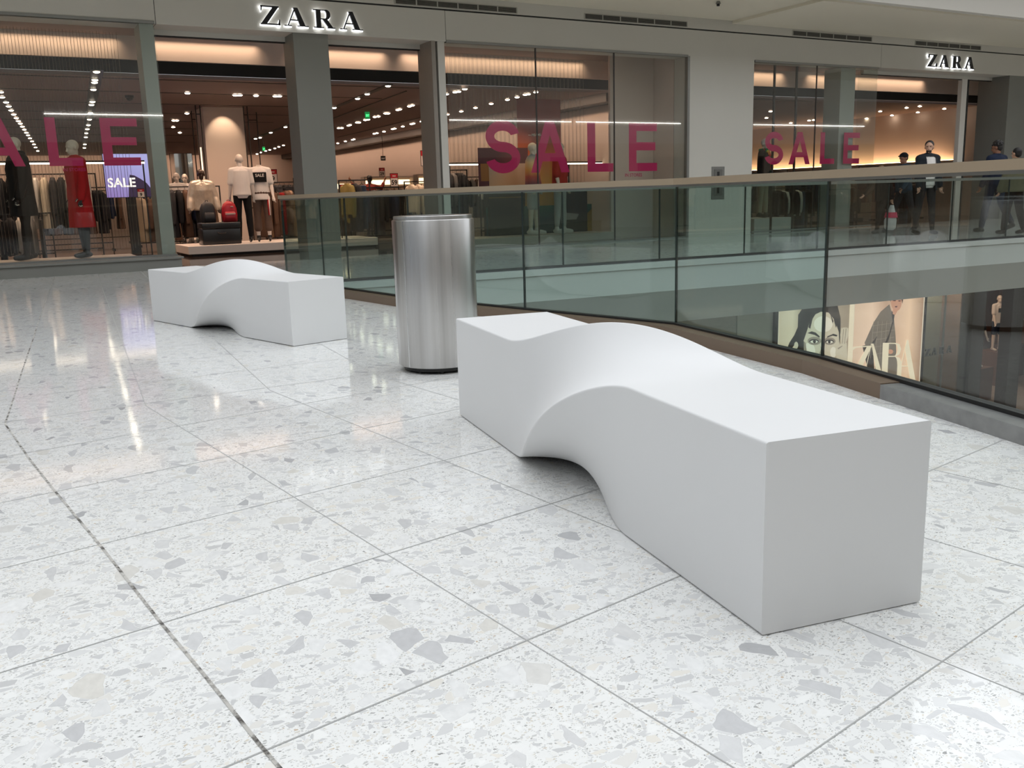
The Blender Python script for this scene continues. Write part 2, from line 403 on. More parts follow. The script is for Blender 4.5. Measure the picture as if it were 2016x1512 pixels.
# ------------------------------------------------------------------ structure
def poly_z(bm, pts, z, mi=0):
    f = bm.faces.new([bm.verts.new((p[0], p[1], z)) for p in pts]); f.material_index = mi
    f.normal_update()
    if f.normal.z < 0: f.normal_flip()
    return bm
def sweep(bm, path, w, z0, z1, off=0.0, mi=0):
    P = [Vector((p[0], p[1])) for p in path]; n = len(P); L_ = []
    for i in range(n):
        d = (P[min(i+1,n-1)]-P[max(i-1,0)]).normalized(); nn = Vector((-d.y, d.x)); L_.append((P[i]+nn*(off-w/2), P[i]+nn*(off+w/2)))
    rs = [[bm.verts.new((a.x,a.y,z0)), bm.verts.new((b.x,b.y,z0)), bm.verts.new((b.x,b.y,z1)), bm.verts.new((a.x,a.y,z1))] for a, b in L_]
    fs = []
    for i in range(n-1):
        for k in range(4): fs.append(bm.faces.new([rs[i][k], rs[i][(k+1)%4], rs[i+1][(k+1)%4], rs[i+1][k]]))
    fs.append(bm.faces.new(rs[0])); fs.append(bm.faces.new(list(reversed(rs[-1]))))
    for f in fs: f.material_index = mi
    bmesh.ops.recalc_face_normals(bm, faces=fs)
    return bm
RAIL = [(3.12,11.22),(3.225,10.05),(3.45,8.12),(3.817,6.61),(4.186,5.11),(3.937,3.547),(3.50,1.98),(2.85,.45),(1.95,-1.0)]
def fary(x): return 11.25-.078*(x-4)
# floor: one slab polygon with its joints as thin inlaid strips
bm = BM()
edge = [(x+.10, y) for x, y in RAIL]
edge[0] = (3.22, fary(3.22)-.12)
poly_z(bm, [(-15,-9.5),(.9,-9.5)]+list(reversed(edge))+[(60, fary(60)-.12),(60,16.3),(-15,16.3)], 0)
bmesh.ops.triangulate(bm, faces=bm.faces[:])
def strip(bm, p, q, w, mi, z=.0006):
    p, q = Vector(p), Vector(q); d = (q-p).normalized(); n = Vector((-d.y, d.x))*w/2
    f = bm.faces.new([bm.verts.new((v.x, v.y, z)) for v in (p+n, p-n, q-n, q+n)]); f.material_index = mi
    f.normal_update()
    if f.normal.z < 0: f.normal_flip()
def railx(y):
    for (x0,y0),(x1,y1) in zip(RAIL, RAIL[1:]):
        if y1 <= y <= y0: return x0+(x1-x0)*(y-y0)/(y1-y0)
    return 3.1
for k in range(-12, 7):
    x5 = -.037+.638*k
    if k == 0: continue
    a, b = (x5, 4.95), (x5+.112*12, 4.95-12)
    # stop at the railing
    t = 0
    while t < 1 and (a[0]+(b[0]-a[0])*t) < (railx(4.95-12*t) if 4.95-12*t > -1 else 2) : t += .01
    if t > .02: strip(bm, a, (a[0]+(b[0]-a[0])*(t-.01), 4.95-12*(t-.01)), .0035, 1)
    t = 0
    while t < 1 and x5+.075*10.8*t < railx(4.95+10.8*t)-.05 and 4.95+10.8*t < 11: t += .01
    if 4.95+10.8*t >= 11 and x5+.8 < 3: t = 1
    if t > .02: strip(bm, (x5, 4.95), (x5+.075*10.8*t, 4.95+10.8*t), .0035, 1)
for i in range(0, 14):
    y0 = 4.95-.672*i; xd = -.037+.111*(4.95-y0)
    xr = min(3.9, (railx(y0+.4) if y0 > -1.4 else 2)-.1)
    sl = .0 if i == 0 else .178
    strip(bm, (xd-8, y0-8*(sl if i else .03)), (xr, y0+(xr-xd)*(sl if i else .045)), .0035 if i not in (4,5) else .005, 1, .0007)
for i in range(1, 17):
    y0 = 4.95+.665*i
    strip(bm, (-12, y0-.4), (min(3.6, railx(y0)-.1) if y0 < 11 else 30, y0+.12 if y0 < 11 else y0-.6 if y0 < 12 else y0-.4), .003, 1, .0007)
D = [(-.037,4.942),(.043,4.111),(.107,3.551),(.185,2.901),(.254,2.264),(.294,1.936),(.33,1.611),(.345,1.50),(.75,-2.2),(1.4,-8)]
for p, q in zip(D, D[1:]): strip(bm, p, q, .008, 2, .001)
D2 = [(-.037,4.942),(.015,5.617),(.093,6.655),(.218,8.218),(.344,9.891),(.799,15.525)]
for p, q in zip(D2, D2[1:]): strip(bm, p, q, .008, 2, .001)
floor = struct('floor', bm, [TERR, GROUT, GROUTD])
# slab edges round the void
bm = BM()
def slab_edge(path, outward):
    # path: (x,y) edge; outward: function giving inset for the sloping lower face
    n = len(path)
    rows = []
    for i in range(n):
        a = Vector(path[max(i-1,0)]); b = Vector(path[min(i+1,n-1)]); d = (b-a).normalized(); nn = Vector((-d.y, d.x))*outward
        p = Vector(path[i])
        rows.append([(p.x,p.y,0.0),(p.x-nn.x*.0,p.y,-.085),(p.x+nn.x*.02,p.y+nn.y*.02,-.09),(p.x+nn.x*.02,p.y+nn.y*.02,-.44),(p.x+nn.x*.55,p.y+nn.y*.55,-1.0),(p.x+nn.x*6,p.y+nn.y*6,-1.0)])
    for i in range(n-1):
        for k in range(5):
            f = bm.faces.new([bm.verts.new(v) for v in (rows[i][k], rows[i+1][k], rows[i+1][k+1], rows[i][k+1])])
            f.material_index = 0
slab_edge([(3.22, fary(3.22)-.12), (60, fary(60)-.12)], 1)
slab_edge([(p[0], p[1]) for p in edge]+[(.9,-9.5)], -1)
bmesh.ops.remove_doubles(bm, verts=bm.verts, dist=.0005)
bmesh.ops.recalc_face_normals(bm, faces=bm.faces)
struct('floor_edge', bm, SLABW)
# lower storey: floor and its shop front
bm = BM(); box(bm, -15, 60, -9.5, 40, -5.7, -5.6); struct('floor_lower', bm, mat('lower_floor_tile', hexc('A9A6A0'), .15))
bm = BM()
box(bm, -15, 14.9, 16, 16.3, -5.6, -1.0, 0)
box(bm, 14.9, 16.02, 15.98, 16.3, -5.6, -1.0, 1)
box(bm, 16.02, 16.12, 15.9, 16.3, -5.6, -1.0, 2)
box(bm, 21.45, 21.5, 15.9, 16.3, -5.6, -1.0, 2)
box(bm, 23.55, 24.1, 15.95, 16.3, -5.6, -1.0, 3)
box(bm, 25.35, 25.9, 15.95, 16.3, -5.6, -1.0, 3)
box(bm, 16.12, 21.45, 16.2, 16.3, -5.6, -1.0, 2)
box(bm, 27.6, 60, 16, 16.3, -5.6, -1.0, 0)
struct('wall_lower', bm, [GREYPAN, mat('pale_stone_panel', hexc('8F918B'), .5), BLACK, DARK])
bm = BM(); box(bm, 21.5, 23.55, 16.02, 16.035, -5.6, -1.0); box(bm, 22.42, 22.435, 15.99, 16.05, -5.6, -1.0, 1)
struct('window_4', bm, [glass('dim_shop_glass', (.72,.73,.70), ior=1.6), ALU])
bm = BM(); box(bm, 21.5, 23.55, 16.9, 17.0, -5.6, -1.0); struct('wall_lower_display', bm, mat('display_back_panel', hexc('B5AF9F'), .7))
bm = BM(); box(bm, 23.6, 34, 22, 22.1, -5.6, -1.0); box(bm, 23.5, 23.6, 16.3, 22, -5.6, -1); box(bm, 23.6, 34, 16.3, 22, -1.6, -1.5)
box(bm, 34, 34.1, 16, 22.1, -5.6, -1); struct('wall_lower_shop', bm, mat('lower_shop_plaster', hexc('A07F70'), .8))

# ---- shop front above
FX = 16.0
bm = BM()
# fascia band with panel joints
for x0, x1 in ((-15,2.695),(2.705,7.715),(7.725,19.365),(19.375,60)):
    box(bm, x0, x1, FX, FX+.5, 3.80, 4.33, 0)
box(bm, -15, 60, FX+.03, FX+.5, 4.33, 4.36, 1)
box(bm, -15, 60, FX, FX+.5, 4.36, 4.60, 0)
for xj in (2.70, 7.72, 19.37): box(bm, xj-.006, xj+.006, FX+.01, FX+.4, 3.80, 4.33, 1)
box(bm, 13.42, 15.26, FX, FX+.5, 0, 3.80, 0)             # solid pier between the windows
box(bm, 24.47, 25.6, FX, FX+.9, 0, 3.80, 2)              # pilaster at the far right
box(bm, -15, -6.02, FX, FX+.5, 0, 3.80, 0); box(bm, 29.05, 60, FX, FX+.5, 0, 3.80, 0)
box(bm, 13.42, 15.26, FX+.001, FX+.4, 0, .10, 2)
struct('wall_shopfront', bm, [PAINT, BLACK, GREYPAN])
bm = BM(); box(bm, -15, 14.6, 13.47, 16.4, 4.58, 4.7); box(bm, 14.6, 60, 13.47, 16.4, 4.52, 4.7); struct('ceiling_balcony', bm, CREAM)
bm = BM(); box(bm, -15, 60, 13.3, 13.47, 4.56, 6.2); struct('wall_balcony', bm, WHITEP)
bm = BM(); box(bm, 24.0, 60, 9, 13.4, 4.55, 5.4); struct('trim_1', bm, CREAM)
# white pillar between the doorways, with dark foot
bm = BM(); box(bm, 4.885, 5.495, 16.03, 16.62, .14, 3.81, 0, .004); box(bm, 4.895, 5.485, 16.04, 16.61, 0, .14, 1)
struct('wall_pillar', bm, [mat('pillar_grey_paint', hexc('7C7B73'), .55), GREYPAN])
# door soffits + head frames
bm = BM()
for x0, x1 in ((2.7, 4.885), (5.495, 7.45), (19.37, 24.47)):
    box(bm, x0, x1, 16.5, 16.6, 3.72, 3.80, 0); box(bm, x0, x1, 16.52, 16.58, 3.70, 3.725, 1)
box(bm, 7.42, 7.50, 16.0, 16.62, 0, 3.80, 2); box(bm, 7.56, 7.70, 16.04, 16.55, 0, 3.80, 0); box(bm, 7.50, 7.56, 16.3, 16.55, 0, 3.8, 1)
box(bm, 23.2, 23.42, 16.5, 16.62, 0, 3.72, 3); box(bm, 23.44, 23.50, 16.5, 16.6, 0, 3.72, 1)
struct('trim_2', bm, [PAINT, BLACK, mat('door_jamb_paint', hexc('8E867C'), .6), WHITEP])
# plinth of the left window
bm = BM(); box(bm, -15, 2.69, 15.72, 16.6, 0, .17, 0); box(bm, -15, 2.72, 15.68, 16.6, .17, .20, 0); struct('trim_3', bm, GREYPAN)
# window frames and panes
def window(name, x0, x1, z0, z1, seams, label=None, y=FX+.01):
    bm = BM()
    box(bm, x0, x1, y-.02, y+.06, z1, z1+.045, 0); box(bm, x0, x1, y-.02, y+.06, z0-.03, z0, 0)
    r = struct(name, bm, [ALU])
    xs = [x0]+seams+[x1]
    for a, b in zip(xs, xs[1:]):
        bm = BM(); box(bm, a+.006, b-.006, y, y+.012, z0, z1, 0); obj('pane', bm, GSHOP, r)
    bm = BM()
    for s in seams: box(bm, s-.012, s+.012, y-.003, y+.02, z0, z1, 0)
    if seams: obj('mullion', bm, DARK, r)
    return r
w1 = window('window_1', -6.0, 2.68, .23, 3.80, [-1.6, ])
bm = BM(); box(bm, 2.45, 2.66, 16.03, 16.55, .2, 3.80, 0); obj('jamb_panel', bm, mat('jamb_pale_paint', hexc('9FA39B'), .5), w1)
w2 = window('window_2', 7.72, 13.38, .03, 3.78, [9.62, 11.47])
bm = BM(); box(bm, 13.36, 13.42, FX-.02, FX+.08, 0, 3.80, 0); obj('side_frame', bm, ALU, w2)
w3 = window('window_3', 15.28, 19.30, .05, 3.76, [17.23])
bm = BM(); box(bm, 16.13, 16.17, 16.25, 16.29, 0, 3.76, 0); box(bm, 16.83, 16.87, 16.25, 16.29, 0, 3.76, 0); obj('inner_post', bm, DARK, w3)
bm = BM(); box(bm, 18.12, 18.62, 16.1, 16.6, 0, 3.76, 0); obj('jamb_panel', bm, mat('jamb_pale_paint'), w3)
bm = BM(); box(bm, 19.285, 19.297, 16.03, 16.6, .05, 3.76, 0); obj('return_pane', bm, GSHOP, w3)
w5 = window('window_5', 25.6, 29, .05, 3.76, [])

# ---- shop shell
bm = BM(); box(bm, -15, 60, 16.3, 46, -.05, -.001); struct('floor_shop', bm, SHOPFLOOR)
bm = BM()
SLOTY = [18.72, 20.8, 23.05, 25.3, 27.6, 30.2, 33.0, 36.5]
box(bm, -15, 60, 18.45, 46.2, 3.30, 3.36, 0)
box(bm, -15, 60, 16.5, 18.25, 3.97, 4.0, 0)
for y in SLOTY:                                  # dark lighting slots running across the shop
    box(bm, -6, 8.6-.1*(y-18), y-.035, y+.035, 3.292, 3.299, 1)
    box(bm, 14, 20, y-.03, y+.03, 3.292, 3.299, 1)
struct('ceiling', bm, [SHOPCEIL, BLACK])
bm = BM(); box(bm, -15, 60, 18.25, 18.33, 3.57, 4.0, 0); box(bm, -15, 60, 18.33, 18.40, 3.355, 3.60, 1); struct('trim_4', bm, [WARMWALL, BLACK])
bm = BM(); box(bm, -15, 60, 45.8, 46, 0, 3.3); struct('wall_back', bm, WARMWALL)
bm = BM()
box(bm, 13.45, 13.6, 16.55, 45.8, 0, 4.0, 0); box(bm, 12.95, 13.45, 18.4, 46, 3.10, 3.298, 1); struct('wall_right', bm, [WARMWALL, DARK])
bm = BM(); box(bm, 26.85, 27.0, 16.55, 45.8, 0, 3.97); struct('wall_far_right', bm, WARMWALL)
bm = BM(); box(bm, -8.2, -8, 16.55, 45.8, 0, 3.97); struct('wall_left', bm, WARMWALL)
bm = BM(); box(bm, 12.25, 13.44, 17.25, 17.32, 0, 3.96); struct('wall_display', bm, mat('display_wall_paint', hexc('D6C4B6'), .7))
# square column inside the left doorway
bm = BM(); box(bm, 4.83, 5.80, 23.5, 24.4, 0, 3.3, 0, .01); struct('wall_column', bm, mat('column_plaster', hexc('E2D2C4'), .7))
sl = bpy.data.lights.new('column_spot', 'SPOT'); sl.energy = 28; sl.color = (1,.72,.5); sl.spot_size = R(70); sl.spot_blend = .6
so = bpy.data.objects.new('column_spot', sl); COL.objects.link(so); so.location = (5.28, 23.0, 3.24)
so.rotation_euler = Vector((0.0, .42, -.5)).to_track_quat('-Z','Y').to_euler()

# unseen rest of the hall around the viewer, shaped for light and reflections
bm = BM(); box(bm, -15, 60, -9.8, -9.5, -5.6, 3.6, 0); box(bm, -15, 60, -9.8, -9.5, 3.6, 9, 1); struct('wall_front', bm, [mat('hall_storefront_brown', hexc('A2917F'), .5), mat('hall_wall_grey', hexc('CFCBC4'), .7)])
bm = BM()
for k in range(13):                       # unseen dark bays added to give the steel bin banded reflections
    x = -13.5+k*5.6; box(bm, x, x+3.6, -9.50, -9.44, 0, 2.9, 0); box(bm, x+.15, x+1.7, -9.44, -9.42, .1, 2.8, 1); box(bm, x+1.9, x+3.45, -9.44, -9.42, .1, 2.8, 1)
struct('wall_front_added_bays', bm, [mat('bay_frame_brown', hexc('5A4332'), .4), mat('bay_glass_dark', (.03,.028,.026), .1)])
bm = BM()
for k in range(5):
    y = -8+k*4.8; box(bm, -15, -14.94, y, y+2.8, 0, 2.9)
struct('wall_left_added_bays', bm, mat('bay_frame_brown'))  # left-hand bays, likewise added for the bin's reflections
bm = BM(); box(bm, -15.3, -15, -9.8, 16.3, -5.6, 9); struct('wall_hall_left', bm, mat('hall_wall_cool', hexc('C4CEDA'), .7))
bm = BM(); box(bm, 60, 60.3, -9.8, 16.3, -5.6, 9); struct('wall_hall_right', bm, mat('hall_wall_grey'))
bm = BM(); box(bm, -15.3, 60.3, 11, 13.47, 6.2, 9.2); box(bm, -15, 60, -9.8, -5, 9, 9.2); box(bm, -15, -9, -5, 11, 9, 9.2); struct('ceiling_hall', bm, WHITEP)  # unseen roof, its opening shaped to steer daylight onto benches and facade
for x0, x1 in ((2.5, 7.3), (19.6, 27), (27.3, 34.2), (38.5, 49)):
    bm = BM(); box(bm, x0, x1, -9.50, -9.45, 4.66, 4.70); o = obj('linear_light', bm, LED)
    setp(o, 'long thin white light line on the wall opposite the shop', 'light', 'light lines opposite the shop')

# ------------------------------------------------------------------ benches
def bench_mesh(Lb, S, t0, t1, bump):
    bm = BM(); h = S/2; rr = .007
    prof = []      # rounded square, counter-clockwise from bottom left
    cor = [(-1,-1),(1,-1),(1,1),(-1,1)]
    nside = 22
    for ci in range(4):
        cx, cz = cor[ci]; a0 = {0:180,1:270,2:0,3:90}[ci]
        for k in range(5):
            a = R(a0+90*k/4); prof.append((cx*(h-rr)+rr*math.cos(a), cz*(h-rr)+rr*math.sin(a)))
        nx, nz = cor[(ci+1)%4]
        for k in range(1, nside):
            f = k/nside; f = .5-.5*math.cos(math.pi*f) if True else f
            a = Vector((cx*(h-rr), cz*(h-rr))); b = Vector((nx*(h-rr), nz*(h-rr))); p = a.lerp(b, f)
            out = {0:(0,-rr),1:(rr,0),2:(0,rr),3:(-rr,0)}[ci]
            prof.append((p.x+out[0], p.y+out[1]))
    N = 150; rows = []
    for i in range(N+1):
        t = i/N; k = min(1, max(0, (t-t0)/(t1-t0))); e = k*k*(3-2*k); th = e*math.pi/2
        zc = h+bump*math.sin(math.pi*e)**1.5
        row = []
        for x, z in prof:
            X = x*math.cos(th)-z*math.sin(th); Z = zc+x*math.sin(th)+z*math.cos(th)
            row.append(bm.verts.new((h+X, t*Lb, max(Z, .0)+.003)))
        rows.append(row)
    n = len(prof)
    for i in range(N):
        for k in range(n): bm.faces.new([rows[i][k], rows[i+1][k], rows[i+1][(k+1)%n], rows[i][(k+1)%n]])
    for row in (rows[0], rows[-1]):      # flat ends, own vertices so the arris stays crisp
        bm.faces.new([bm.verts.new(v.co) for v in row])
    bmesh.ops.recalc_face_normals(bm, faces=bm.faces)
    return bm
u = Vector((1.825-1.425, 3.80-1.43)).normalized()
bb = bench_mesh(2.40, .455, .27, .705, .018)
b1 = obj('bench', bb, BENCH, smooth=True, loc=(1.425, 1.43, 0)); b1.rotation_euler = (0,0,-math.atan2(u.x, u.y))
setp(b1, 'near white sculpted bench with a twisted hump in the middle', 'bench', 'white twisted benches')
b2 = b1.copy(); COL.objects.link(b2); b2.location = (1.79, 6.40, 0); u2 = Vector((1.19-1.79, 8.76-6.40)).normalized()
b2.rotation_euler = (0,0,-math.atan2(u2.x, u2.y))
b2['label'] = 'far white sculpted bench with twisted hump, in front of the left doorway'

# ------------------------------------------------------------------ litter bin
can = thing('litter_bin', 'round brushed stainless steel litter bin standing between the two white benches', 'bin', (2.275, 4.99, 0))
rb = .240
bm = rings_loft(BM(), [((0,0,.035), rb-.006, rb-.006), ((0,0,.04), rb, rb), ((0,0,.878), rb, rb), ((0,0,.883), rb-.003, rb-.003), ((0,0,.884), rb-.012, rb-.012)], 96)
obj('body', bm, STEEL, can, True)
bm = rings_loft(BM(), [((0,0,.884), rb-.010, rb-.010), ((0,0,.902), rb-.010, rb-.010), ((0,0,.905), rb-.013, rb-.013), ((0,0,.905), .12, .12), ((0,0,.86), .12, .12)], 96)
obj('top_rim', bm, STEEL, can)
bm = BM(); box(bm, rb-.004, rb+.001, -.004, .004, .04, .878); bmesh.ops.transform(bm, matrix=Matrix.Rotation(R(-160),4,'Z'), verts=bm.verts); obj('seam', bm, mat('steel_seam', (.8,.8,.8), .2, 1), can)
bm = cyl(BM(), (0,0), rb-.03, .012, .036, 48); obj('base_plate', bm, BLACK, can)
for a in (210, 250, 300, 0, 90):
    bm = cyl(BM(), (.19*math.cos(R(a)), .19*math.sin(R(a))), .014, 0, .02, 10); obj('foot', bm, BLACK, can)

# ------------------------------------------------------------------ railings
rail = thing('glass_railing', 'curved green glass railing with brown handrail beside the benches', 'railing', (3.6, 5, 0))
def rel(path, o=(3.6, 5)): return [(p[0]-o[0], p[1]-o[1]) for p in path]
for i, (a, b) in enumerate(zip(RAIL, RAIL[1:])):
    A, B = Vector(rel([a])[0]), Vector(rel([b])[0]); d = (B-A).normalized()
    bm = sweep(BM(), [A+d*.010, B-d*.010], .014, .06, 1.045); obj('glass_panel', bm, GGREEN if i < 5 else GGREY, rail)
    if i: bm = sweep(BM(), [A-d*.008, A+d*.008], .012, .085, 1.045); obj('panel_joint', bm, SEAM, rail)
def dense(path, n=8):
    out = []
    P = [Vector(p) for p in path]; P = [2*P[0]-P[1]]+P+[2*P[-1]-P[-2]]
    for i in range(1, len(P)-2):
        for k in range(n):
            t = k/n; p0, p1, p2, p3 = P[i-1:i+3]
            out.append(.5*((2*p1)+(-p0+p2)*t+(2*p0-5*p1+4*p2-p3)*t*t+(-p0+3*p1-3*p2+p3)*t**3))
    out.append(P[-2]); return [(p.x, p.y) for p in out]
RL = rel(RAIL)
bm = sweep(BM(), RL, .062, 1.045, 1.088); obj('handrail', bm, BRONZE, rail)
bm = sweep(BM(), RL, .02, 1.030, 1.046); obj('rail_channel', bm, ALU, rail)
i0 = RL[:6]+[(3.748-3.6, 2.87-5)]
bm = sweep(BM(), i0, .11, 0.0, .075, -.075); obj('base_cladding', bm, SHOEM, rail)
bm = sweep(BM(), [i0[-1]]+RL[6:], .11, 0.0, .07, -.075); o = obj('base_cladding', bm, mat('scuffed_grey_metal', hexc('8B8B8A'), .3, .3, noise=(14,.35)), rail); o['label'] = 'scuffed grey section'
bm = sweep(BM(), RL, .05, 0.0, .088, 0); obj('base_channel', bm, BLACK, rail)

fr = thing('glass_railing', 'straight green glass railing across the void in front of the shop', 'railing', (12, 10.6, 0))
xs = [3.16, 3.93, 5.47, 7.0, 8.6, 10.15, 11.6, 13.1, 14.6, 16.0, 17.5, 19, 20.5, 22, 23.5, 25, 28, 31, 34, 40, 48]
for i, (a, b) in enumerate(zip(xs, xs[1:])):
    A, B = (a+.008-12, fary(a)-10.6), (b-.008-12, fary(b)-10.6)
    bm = sweep(BM(), [A, B], .014, 0.02, 1.04); obj('glass_panel', bm, GGREY, fr)
    bm = sweep(BM(), [(a-.01-12, fary(a)-10.6), (a+.01-12, fary(a)-10.6)], .016, .02, 1.04); obj('panel_joint', bm, SEAM, fr)
bm = sweep(BM(), [(x-12, fary(x)-10.6) for x in (xs[0], xs[-1])], .06, 1.04, 1.085); obj('handrail', bm, mat('grey_green_rail', hexc('7F837C'), .35, .3), fr)
bm = sweep(BM(), [(x-12, fary(x)-10.6) for x in (xs[0], xs[-1])], .05, 0, .035); obj('base_channel', bm, BLACK, fr)

# ------------------------------------------------------------------ fascia signs, grilles
FACE = mat('sign_face_black', (.008,.009,.014), .25); HALO = mat('sign_halo_white', (1,1,1), emit=(.95,.97,1), es=1.6)
HALOD = mat('sign_edge_unlit', hexc('A5A59C'), .5)
def zara(name, x0, y, z0, h, total, label, halo=True, face=FACE):
    t = thing(name, label, 'sign', (x0, y, z0))
    adv = [0, 1.30, 2.98, 4.50]; W = 5.90; sx = total/(W*h)
    for ch, a in zip('ZARA', adv):
        bm = glyph_bm(DIDOT[ch][1], h, .035, 0, sx); l = obj('letter', bm, face, t, loc=(a*h*sx, -.075, 0))
        if halo:
            bm = glyph_bm(DIDOT[ch][1], h, .02, h*.022, sx); obj('halo', bm, HALO, l, loc=(0, .037, -.012))
    return t
zara('shop_sign', 4.33, FX, 3.885, .295, 1.78, 'black backlit ZARA sign on the fascia above the left doorways')
zara('shop_sign', 21.02, FX, 3.885, .295, 1.86, 'black backlit ZARA sign on the fascia above the right doorway')
zara('shop_sign', 21.60, 16.0, -3.55, .20, 1.14, 'small black ZARA sign on the lower storey glass beside the posters', False, mat('dark_letter', (.05,.05,.045), .5))
def grille(x0, x1, label):
    z0, z1 = 4.385, 4.475; t = thing('air_vent', label, 'vent', (x0, FX, z0), group='slim air vents above the fascia')
    Wd = x1-x0; n = 6; cw = Wd/n
    bm = BM(); box(bm, -.01, Wd+.01, -.012, -.002, -.01, 0); box(bm, -.01, Wd+.01, -.012, -.002, z1-z0, z1-z0+.01)
    for i in range(n+1): box(bm, i*cw-.012, i*cw+.012, -.012, -.002, 0, z1-z0)
    obj('frame', bm, mat('vent_frame', hexc('A9A79E'), .5), t)
    bm = BM(); box(bm, 0, Wd, -.002, -.001, 0, z1-z0, 0)
    for k in range(5): box(bm, 0, Wd, -.008, -.003, .009+k*.018, .016+k*.018, 1)
    obj('louvre', bm, [BLACK, mat('louvre_grey', hexc('6E6C64'), .5)], t)
for x0, x1, l in ((6.75, 9.22, 'slim grey air vent above the fascia, right of the left ZARA sign'), (10.76, 13.34, 'slim grey air vent above the SALE window in the middle'),
                  (16.4, 19.0, 'slim grey air vent above the right-hand SALE window'), (20.57, 23.15, 'slim grey air vent above the right ZARA sign')):
    grille(x0, x1, l)
o = at(1414, 6, 14.5)
sp = thing('ceiling_speaker', 'small grey fitting hanging under the balcony soffit', 'speaker', (o.x, o.y, 4.58))
bm = cyl(BM(), (0,0), .05, -.05, 0, 16, r1=.03); obj('body', bm, ALU, sp); bm = cyl(BM(), (0,0), .03, -.09, -.05, 12); obj('grille', bm, BLACK, sp)
ks = thing('key_switch_panel', 'grey metal shutter switch plate on the wall between the windows', 'switch', (14.07, FX, .80))
bm = BM(); box(bm, 0, .37, -.012, -.001, 0, .71, 0, .003); obj('plate', bm, ALU, ks)
for z in (.08, .42): bm = BM(); box(bm, .07, .30, -.020, -.012, z, z+.23); obj('switch_box', bm, mat('switch_grey', hexc('6B6A66'), .4), ks)
for z in (.13, .47): bm = BM(); box(bm, .15, .21, -.026, -.020, z, z+.13); obj('key_slot', bm, BLACK, ks)

# ------------------------------------------------------------------ SALE lettering on the glass
def sale(x0, z0, h, label, sub=None, sx=1.0):
    t = thing('window_lettering', label, 'lettering', (x0, FX+.024, z0))
    for ch, a in zip('SALE', (0, 1.03, 2.41, 3.48)):
        bm = glyph_bm(SANS[ch], h, .0015, 0, sx); obj('letter', bm, MAGENTA, t, loc=(a*h*sx, 0, 0))
    if sub:
        bm = text_bm('IN STORES', h*.095, .001, .0015, 'LEFT'); obj('small_print', bm, MAGENTA, t, loc=(sub*h*sx, 0, -.11*h))
    return t
sale(8.47, 1.44, .985, 'large magenta SALE lettering on the middle window', 3.37, .985)
sale(-.78, 1.65, .72, 'magenta SALE lettering on the left window, cut by the frame', 2.65, 1.0)
sale(15.66, 1.54, .73, 'smaller magenta SALE lettering on the right window', None, 1.01)
# ------------------------------------------------------------------ figures (people and mannequins)
# local frame: x to the figure's right, y forward, z up; joints as points for a given standing height
def joints(h, arm_l=(10, 8, 15), arm_r=(10, 8, 15), leg_l=(0, 3, 0), leg_r=(0, 3, 0), lean=0, turn=0, nod=0):
    # arm: (swing forward deg, out deg, elbow bend deg); leg: (swing forward deg, out deg, knee bend deg)
    s = h/1.75; J = {}
    hipz = .93*s
    drop = min(math.cos(R(leg_l[0])), 1) ; drop2 = min(math.cos(R(leg_r[0])), 1)
    hipz = .93*s*max(drop, drop2)*.998 if (leg_l[2] > 5 and leg_r[2] > 5) else .93*s*max(drop if leg_l[2] < 12 else 0, drop2 if leg_r[2] < 12 else 0)*.999
    L_ = R(lean)
    def up(z, y=0, x=0):       # point on the leaning trunk, z above the hips
        return Vector((x, y+math.sin(L_)*z, hipz+math.cos(L_)*z))
    J['pelvis'] = up(.02*s); J['waist'] = up(.16*s); J['chest'] = up(.36*s, .01*s); J['should'] = up(.505*s); J['neck'] = up(.56*s, .0); J['head'] = up(.70*s, .02*s)
    for sd, a, nm in ((-1, arm_l, 'l'), (1, arm_r, 'r')):
        S = up(.485*s, 0, sd*.172*s)
        f, o, b = R(a[0]), R(a[1]), R(a[2])
        d = Vector((sd*math.sin(o), math.sin(f)*math.cos(o), -math.cos(f)*math.cos(o)))
        E_ = S+d*.29*s; d2 = Vector((sd*math.sin(o)*.6, math.sin(f+b), -math.cos(f+b))).normalized(); W_ = E_+d2*.25*s
        J['s'+nm], J['e'+nm], J['w'+nm], J['d'+nm] = S, E_, W_, d2
    for sd, a, nm in ((-1, leg_l, 'l'), (1, leg_r, 'r')):
        Hh = Vector((sd*.09*s, 0, hipz)); f, o, b = R(a[0]), R(a[1]), R(a[2])
        d = Vector((sd*math.sin(o), math.sin(f), -math.cos(f))).normalized(); K = Hh+d*.43*s
        d2 = Vector((sd*math.sin(o)*.5, math.sin(f-b), -math.cos(f-b))).normalized(); A = K+d2*.43*s
        J['h'+nm], J['k'+nm], J['a'+nm], J['f'+nm] = Hh, K, A, f-b
    J['s'] = s; J['turn'] = turn; J['nod'] = nod; J['lean'] = L_
    return J
def trunk(bm, J, g=0, z0=None, seg=20, shoulders=True, w=1.0):
    s = J['s']
    P = [(J['pelvis']-Vector((0,0,.09*s)), .13*w, .10), (J['pelvis'], .172*w, .118), (J['waist'], .140*w, .10), (J['chest'], .172*w, .122), (J['should']-Vector((0,0,.02*s)), .165*w, .10), (J['should']+Vector((0,0,.03*s)), .085, .07)]
    rings_loft(bm, [(c, (rx)*s+g, (ry)*s+g) for c, rx, ry in P], seg)
    if shoulders:
        tube(bm, [J['sl'], J['should']+Vector((0,0,.01*s)), J['sr']], [.052*s+g, .062*s+g, .052*s+g], 12, round_=True)
